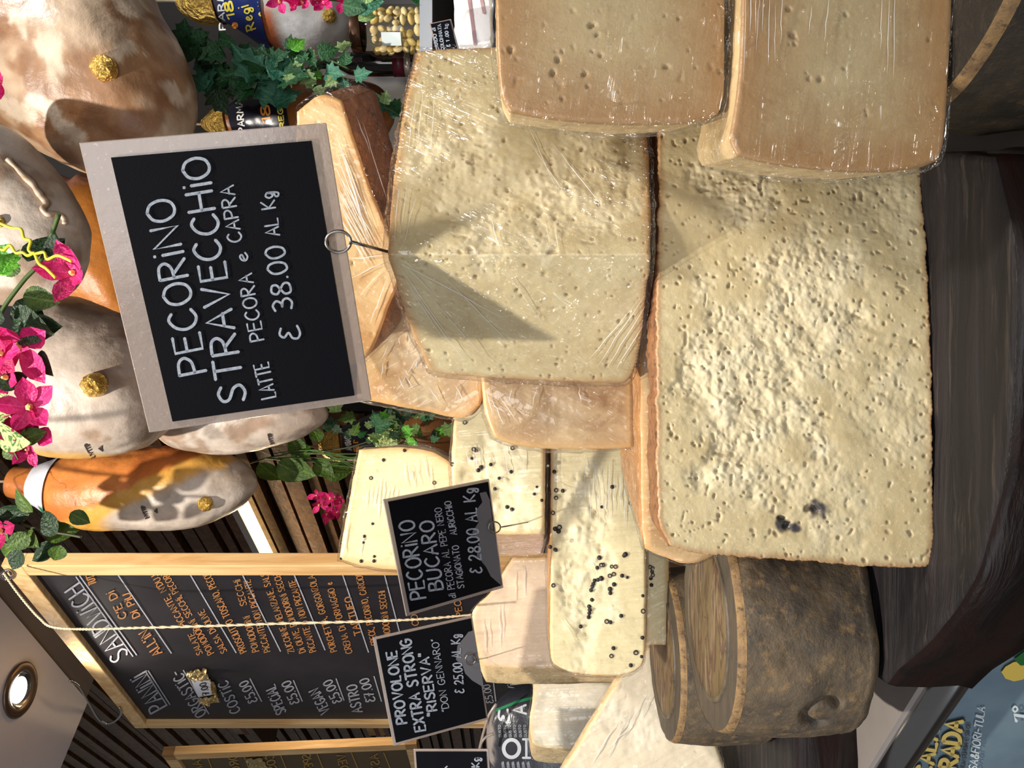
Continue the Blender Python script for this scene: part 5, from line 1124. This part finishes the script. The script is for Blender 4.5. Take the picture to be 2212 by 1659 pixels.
# ivy on the right
vine('ivy_vine', 'ivy vine with blue-green leaves trailing beside the labelled hams', [(380, 70), (440, 110), (500, 150), (560, 170), (640, 160), (700, 130), (755, 150)], 1.115,
     scatter(14, (395, 60, 480, 130), 30, 52, 'ivy', ['deep', 'deep', 'dark'], 5) + scatter(20, (430, 100, 560, 200), 30, 60, 'ivy', ['deep', 'deep', 'teal', 'dark'], 6) + scatter(12, (540, 130, 640, 205), 46, 82, 'ivy', ['teal', 'teal', 'deep'], 7) + scatter(22, (590, 105, 735, 165), 24, 46, 'ivy', ['pale', 'bright', 'teal', 'deep'], 8) + scatter(8, (660, 165, 760, 200), 24, 40, 'ivy', ['pale', 'teal'], 18)
     + [(600, 225, 60, 150, 'ivy', 'teal'), (560, 190, 70, 200, 'ivy', 'teal'), (585, 150, 74, 180, 'ivy', 'teal'), (530, 140, 60, 170, 'ivy', 'bright'), (770, 165, 36, 170, 'ivy', 'teal', -.03), (748, 138, 36, 80, 'ivy', 'deep', -.04)], .0018)
vine('ivy_vine', 'few green leaves in the dark gap beside the brown-rinded wrapped cheese', [(800, 225), (840, 235), (880, 262)], 1.2, [(845, 245, 46, 150, 'ivy', 'teal'), (835, 235, 40, 60, 'ivy', 'teal'), (830, 222, 30, 100, 'ivy', 'pale'), (860, 268, 40, 180, 'ovl', 'bright'), (850, 225, 34, 200, 'ivy', 'deep'), (870, 240, 40, 190, 'ivy', 'teal')], .0016)
fv_ = vine('flower_garland', 'pink flowers and pale leaves draped over the shield-labelled ham', [(590, -30), (650, -5), (720, 0), (790, 10), (810, 15)], 1.06, [(770, 20, 60, 170, 'ovl', 'teal'), (740, 10, 50, 200, 'ovl', 'deep'), (790, 8, 46, 100, 'ovl', 'pale'), (775, 45, 40, 150, 'ovl', 'pale'), (800, 0, 46, 60, 'ovl', 'bright'), (900, 8, 40, 140, 'ivy', 'deep')], .0015)
for x, y, s in ((605, 5, 30), (630, 0, 34), (655, 8, 32), (680, 0, 34), (700, 6, 30), (740, 2, 32), (755, 8, 26), (640, 14, 24)): flower(P(x, y, 1.055), s / F * 1.06, fv_, 4, 0)
# greenery of the mirror view, built solid low in the dark corner
gp = vine('leaf_garland', 'round green leaves and grass trailing below the pale ham in the dark corner', [(540, 1000), (600, 985), (680, 975), (760, 965), (860, 930)], 1.30,
     [(560, 1000, 62, 230, 'ovl', 'olive'), (600, 1000, 70, 210, 'ovl', 'olive'), (625, 1005, 62, 200, 'ovl', 'olive'), (680, 1000, 52, 210, 'ovl', 'olive'), (670, 965, 46, 330, 'ovl', 'bright'), (690, 955, 40, 60, 'ovl', 'olive'), (650, 985, 50, 60, 'ovl', 'olive'), (700, 1015, 60, 190, 'ovl', 'olive')]
     + scatter(34, (700, 885, 950, 950), 16, 40, 'ivy', ['dark', 'olive', 'dark', 'pale', 'deep'], 11) + scatter(10, (820, 900, 960, 960), 20, 40, 'ivy', ['bright', 'pale', 'olive'], 12) + [(855, 965, 62, 20, 'ivy', 'cream'), (845, 950, 46, 300, 'ivy', 'cream')], .0014, stem=STEMD)
for k in range(9):
    a = [(570 + 10 * k, 985 + random.uniform(-8, 8)), (680, 985 + random.uniform(-14, 14)), (790 + random.uniform(-20, 30), 1000 + random.uniform(-20, 20))]
    tube('grass_blade', [P(x, y, 1.29) for x, y in crom(a, 6)], .0012, GR['olive'], gp, n=5)
for x, y, s in ((690, 1090, 24), (715, 1075, 26), (705, 1110, 22), (735, 1085, 22), (685, 1070, 18), (730, 1105, 20)): flower(P(x, y, 1.34), s / F * 1.34, gp, 4, 1)

# ------------------------------------------------------------------ right-hand shelf: jar, bottle, lard
SH = P(922, 60, 1.14)[2]
shf = thing('wall_shelf', 'dark wall shelf with pale grey front edge at the upper right', 'shelf', (0.66, 1.3, SH - 0.03))
abox('board', 0.44, 1.0, 1.055, 1.62, SH - 0.016, SH, MT['dark'], shf)
abox('edge_strip', 0.44, 1.0, 1.050, 1.055, SH - 0.017, SH + 0.0, simple('edge_grey', lin(150, 154, 160), 0.4), shf)
for bx_ in (0.5, 0.95): abox('bracket', bx_, bx_ + .02, 1.3, 1.62, SH - 0.14, SH - 0.016, MT['dark'], shf)
jc = np.array([(829.5 - 68) / F * 1.14, 1.14, SH]); JR = 0.036
jr = thing('bean_jar', 'glass jar full of pale butter beans on the shelf', 'jar', jc)
lathe('glass', [(0.002, 0.001), (JR * .9, 0.001), (JR, 0.006), (JR * 1.02, 0.05), (JR, 0.078), (JR * .8, 0.090), (JR * .74, 0.096)], jc, MT['glass'], jr)
lathe('lid', [(JR * .8, 0.094), (JR * .84, 0.096), (JR * .84, 0.108), (JR * .8, 0.110), (0.001, 0.110)], jc, simple('lid_brown', lin(70, 46, 30), 0.4, 0.6), jr)
jl = np.array([[jc[0] + (JR * 1.04) * math.sin(a), jc[1] - (JR * 1.04) * math.cos(a), SH + z] for z in (0.034, 0.062) for a in np.linspace(-.95, -.45, 6)])
mesh('price_sticker', jl, grid_faces(2, 6), simple('sticker', lin(220, 234, 236), 0.5), jr)
bnm = [simple('bean_cream', lin(224, 208, 164), 0.4), simple('bean_yellow', lin(206, 184, 116), 0.4)]
bme = []
for m_ in bnm:
    V = []; 
    for i in range(7):
        a = math.pi * i / 6
        V += [(0.0062 * math.sin(a) * math.cos(t), 0.0046 * math.sin(a) * math.sin(t), 0.0086 * math.cos(a)) for t in np.linspace(0, 2 * math.pi, 10, endpoint=False)]
    me = bpy.data.meshes.new('butter_bean'); me.from_pydata(V, [], grid_faces(7, 10, wrap=True)); me.materials.append(m_); me.polygons.foreach_set('use_smooth', [True] * len(me.polygons)); bme.append(me)
rb = random.Random(4)
for zl in np.arange(0.010, 0.082, 0.0105):
    for k in range(12):
        a = 2 * math.pi * (k + rb.random() * .5) / 12
        if math.sin(a) > 0.35: continue
        o = bpy.data.objects.new('butter_bean', bme[rb.random() < .35]); COL.objects.link(o); rr = JR - 0.0085
        o.location = (jc[0] + rr * math.cos(a), jc[1] + rr * math.sin(a), SH + zl + rb.uniform(-.001, .001)); o.rotation_euler = (rb.uniform(0, 3), rb.uniform(0, 3), rb.uniform(0, 3)); o.scale = (rb.uniform(.8, 1.0),) * 3
        tag(o, 'pale cream butter bean inside the glass jar on the shelf' if o.data is bme[0] else 'yellower butter bean inside the glass jar on the shelf', 'bean', 'butter beans in the jar')
wc = np.array([(829.5 - 138) / F * 1.2, 1.2, SH])
wb = thing('wine_bottle', 'dark wine bottle with a red and silver neck beside the bean jar', 'bottle', wc)
bm_ = simple('bottle_glass', lin(14, 12, 12), 0.1, coat=0.5)
lathe('body', [(0.001, 0.0), (0.017, 0.0), (0.0185, 0.004), (0.0185, 0.11), (0.016, 0.128), (0.008, 0.142), (0.007, 0.18), (0.0075, 0.182), (0.0005, 0.182)], wc, bm_, wb, n=32)
lathe('label_band', [(0.0188, 0.030), (0.0192, 0.030), (0.0192, 0.040), (0.0188, 0.040)], wc, simple('silver_band', lin(190, 180, 172), 0.3, 0.6), wb, n=32)
lathe('red_label', [(0.0188, 0.040), (0.0191, 0.040), (0.0191, 0.058), (0.0188, 0.058)], wc, simple('wine_red', lin(90, 22, 40), 0.4), wb, n=32)
ld = thing('lard_slab', 'bright white slab of cured lard with a pink streak at the upper right', 'meat', P(1066, 20, 1.0))
lv = []
q0 = [(980, 104), (1066, 98), (1068, -80), (976, -80)]
ring_ = resample(np.array([*q0, q0[0]], float), 41)[:-1]; c0 = ring_.mean(0)
rows = []
for (s_, d_) in ((.3, .0), (.8, .0), (.97, .002), (1.0, .008), (1.0, .06), (.97, .066), (.3, .068)):
    q = PX(c0 + (ring_ - c0) * s_, 1.0); q[:, 1] += d_; q += 0.002 * fbm(q * 40, 3)[:, None]; rows.append(q)
V = np.concatenate(rows); Fc = grid_faces(7, 40, wrap=True) + [tuple(range(40)), tuple(range(240, 280))]
lb = fixn(mesh('fat', V, Fc, simple('lard_white', lin(246, 242, 240), 0.4, var=lin(236, 226, 222), vs=14, bs=0.2), ld))
prl = mesh_proj([lb], 0.001)
for st_ in ([(1012, -10), (1018, 30), (1022, 60), (1026, 96)], [(1040, 0), (1046, 28)]):
    v, f = ribbon([crom(st_, 6)], 7, prl); mesh('lean_streak', v, f, simple('lean_pink', lin(176, 140, 140), 0.4), ld, smooth=False)
abox('lard_board', 0.36, 0.9, 0.97, 1.1, P(1068, 20, 1.0)[2] - 0.03, P(1068, 20, 1.0)[2] - 0.001, MT['dark'])
tag(bpy.data.objects['lard_board'], 'dark tray board under the white lard slab', 'tray')
sign('price_sign', 'tiny black price sign with white edge in front of the lard slab', [(944, 122), (925, 51), (976, 40), (992, 112)], .965, (.03, .1, .04, .05),
     [('LARDO di', (948, 108), (940, 60), 7, 2), ('COLONNATA', (960, 108), (952, 52), 7, 2), (E_ + ' 19.00 kg', (972, 100), (966, 52), 7, 2)], None, None, None, flat=True)

# ------------------------------------------------------------------ far left: parcels on the shelf between the two boards
def wallp(x, y, out): 
    f_, _ = plane_proj(A0 + WN * out, WN, 0.0); return f_(np.array([(x, y)], float))[0]
p0 = wallp(840, 1580, 0.10); p1 = wallp(560, 1580, 0.10)
for nm, pz, lab in (('lower', p0, 'brown wooden shelf low between the menu board and the dim second board'), ('upper', p1, 'brown wooden shelf high between the menu board and the dim second board')):
    tag(box('wall_shelf', pz + WN * -0.03 - np.array([0, 0, 0.008]), WD * 0.16, WN * 0.062, (0, 0, 0.008), MT['slat'], None, base=(pz + WN * -0.03 - np.array([0, 0, 0.016]))), lab, 'shelf')
for pz, hh, ww, cc, lab in ((p0, 0.075, 0.05, (206, 172, 110), 'cream paper parcel on the lower brown shelf'), (p1, 0.09, 0.035, (150, 136, 116), 'greyish paper parcel on the upper brown shelf')):
    th = thing('paper_parcel', lab, 'parcel', pz + WN * -0.03)
    box('wrapper', pz + WN * -0.03 + np.array([0, 0, hh / 2]), WD * ww, WN * 0.03, (0, 0, hh / 2), simple('parcel_paper', lin(*cc), 0.7, var=lin(*[int(.8 * q) for q in cc]), vs=20), th, bevel=0.004)
    box('paper_band', pz + WN * -0.03 + np.array([0, 0, hh * .55]), WD * (ww + .0006), WN * 0.0306, (0, 0, hh * .1), simple('parcel_band', lin(110, 60, 40), 0.6), th)

# ------------------------------------------------------------------ folds in the cling film, whitened in colour to stand for highlight streaks
m_, nt_c, b_c = newmat('film_fold'); b_c.inputs['Base Color'].default_value = (0.92, 0.92, 0.92, 1); b_c.inputs['Roughness'].default_value = 0.12
b_c.inputs['Alpha'].default_value = 0.5; b_c.inputs['Coat Weight'].default_value = 1.0; FOLD = m_
def folds(label, segs, wpx=2.0):
    th = next(o for o in bpy.data.objects if o.get('label') == label); wrap = next(c for c in th.children if c.name.startswith('plastic_wrap'))
    pr = mesh_proj([wrap], 0.0003)
    for (a, b) in segs:
        a, b = np.array(a, float), np.array(b, float); t = np.linspace(0, 1, 9)[:, None]; n = np.array([-(b - a)[1], (b - a)[0]]); n /= np.linalg.norm(n) + 1e-9
        p = pr(a + (b - a) * t + n * 1.6 * vn(np.c_[t * 5, t * 0 + a[0], t * 0], 3)[:, None]); D = p[:, 1].mean()
        r = wpx / 2 / F * D * random.uniform(0.6, 1.2) * np.sin(np.linspace(0.12, math.pi - 0.12, 9))
        tube('film_fold', p, r, FOLD, th, n=6)
rf = random.Random(9)
folds('amber cheese wedge in cling film with dark brown rind, leaning behind the big price sign',
      [((722 + rf.uniform(-6, 10), 285 + 13 * k), (818 + rf.uniform(-22, 8), 512 + 5 * k + rf.uniform(-14, 10))) for k in range(15)] + [((782, 262), (836, 430)), ((770, 250), (800, 330)), ((745, 560), (835, 552)), ((760, 600), (832, 566)), ((775, 640), (828, 580)), ((800, 700), (835, 600))], 2.2)
folds('upper pale cheese wedge with a ridge towards the viewer, wrapped, under the big price sign',
      [((1135, 262), (1200, 400)), ((1142, 300), (1222, 425)), ((1185, 300), (1305, 452)), ((1060, 470), (1080, 540)), ((1178, 470), (1190, 540)), ((1200, 480), (1206, 545)), ((850, 560), (1000, 770)), ((872, 600), (1010, 790)), ((860, 565), (1090, 690)), ((884, 620), (965, 745)), ((1090, 580), (1175, 705)), ((880, 580), (940, 640)),
       ((1290, 790), (1392, 640)), ((1310, 795), (1395, 660)), ((1270, 780), (1370, 660)), ((1330, 800), (1390, 700)), ((900, 200), (880, 330)), ((915, 190), (900, 320)), ((940, 190), (930, 330)), ((862, 400), (852, 520)), ((880, 390), (862, 520)), ((900, 420), (872, 525)), ((930, 640), (1060, 790)), ((960, 600), (1120, 760))], 1.6)
folds('smooth tan half cheese in streaked film, lower one of the pair on the right', [((x, rf.uniform(-60, 10)), (x - rf.uniform(2, 9), rf.uniform(60, 190))) for x in (1612, 1622, 1634, 1642, 1652, 1662, 1676, 1690, 1755, 1790, 1905, 1922, 1934)], 2.0)
folds('cream peppercorn cheese wedge highest of the three, beside the menu board frame', [((x, rf.uniform(985, 1010)), (x + rf.uniform(5, 14), rf.uniform(1040, 1080))) for x in (872, 880, 888, 900, 915, 930)] + [((795 + 9 * k, 1040 + rf.uniform(-20, 20)), (790 + 9 * k, 1085 + rf.uniform(-10, 40))) for k in range(8)] + [((752, 1130), (745, 1200)), ((785, 1150), (778, 1205))], 2.0)
folds('long cream peppercorn cheese wedge lying lowest, crumbly in the middle', [((x, rf.uniform(985, 1040)), (x + rf.uniform(-3, 3), rf.uniform(1060, 1170))) for x in range(1262, 1392, 11)] + [((1262, 1200), (1280, 1250)), ((1210, 1330), (1245, 1390)), ((1225, 1290), (1260, 1340)), ((1200, 1040), (1240, 1060))], 1.8)
folds('cream peppercorn cheese wedge that the middle price sign is pinned into', [((x, rf.uniform(955, 980)), (x + rf.uniform(-2, 8), rf.uniform(1000, 1040))) for x in (1010, 1022, 1030, 1050, 1090, 1130)], 1.8)
folds('amber cheese block in shiny crumpled film below the big price sign', [((x, y), (x + rf.uniform(-25, 25), y + rf.uniform(10, 40))) for x, y in ((rf.uniform(820, 1000), rf.uniform(690, 840)) for k in range(26))], 2.2)
folds('brownish wrapped cheese piece standing between the two largest wedges and the peppered ones', [((1062, 860), (1090, 920)), ((1075, 850), (1120, 915)), ((1052, 840), (1064, 900)), ((1160, 835), (1150, 880)), ((1105, 838), (1100, 870)), ((1250, 835), (1255, 870))], 1.8)
folds('peach-coloured provolone block with the lower left price sign pinned in', [((1044, 1335), (1050, 1415)), ((1056, 1330), (1060, 1400)), ((1078, 1300), (1082, 1400)), ((1112, 1232), (1114, 1300)), ((1130, 1220), (1134, 1290)), ((1085, 1300), (1088, 1380))], 1.8)
folds('big bright cream cheese wedge tilted beside the rear mouldy wheel', [((1330, 1560), (1280, 1650)), ((1360, 1540), (1310, 1640)), ((1395, 1500), (1340, 1600)), ((1310, 1620), (1370, 1560)), ((1420, 1480), (1380, 1560))], 2.2)
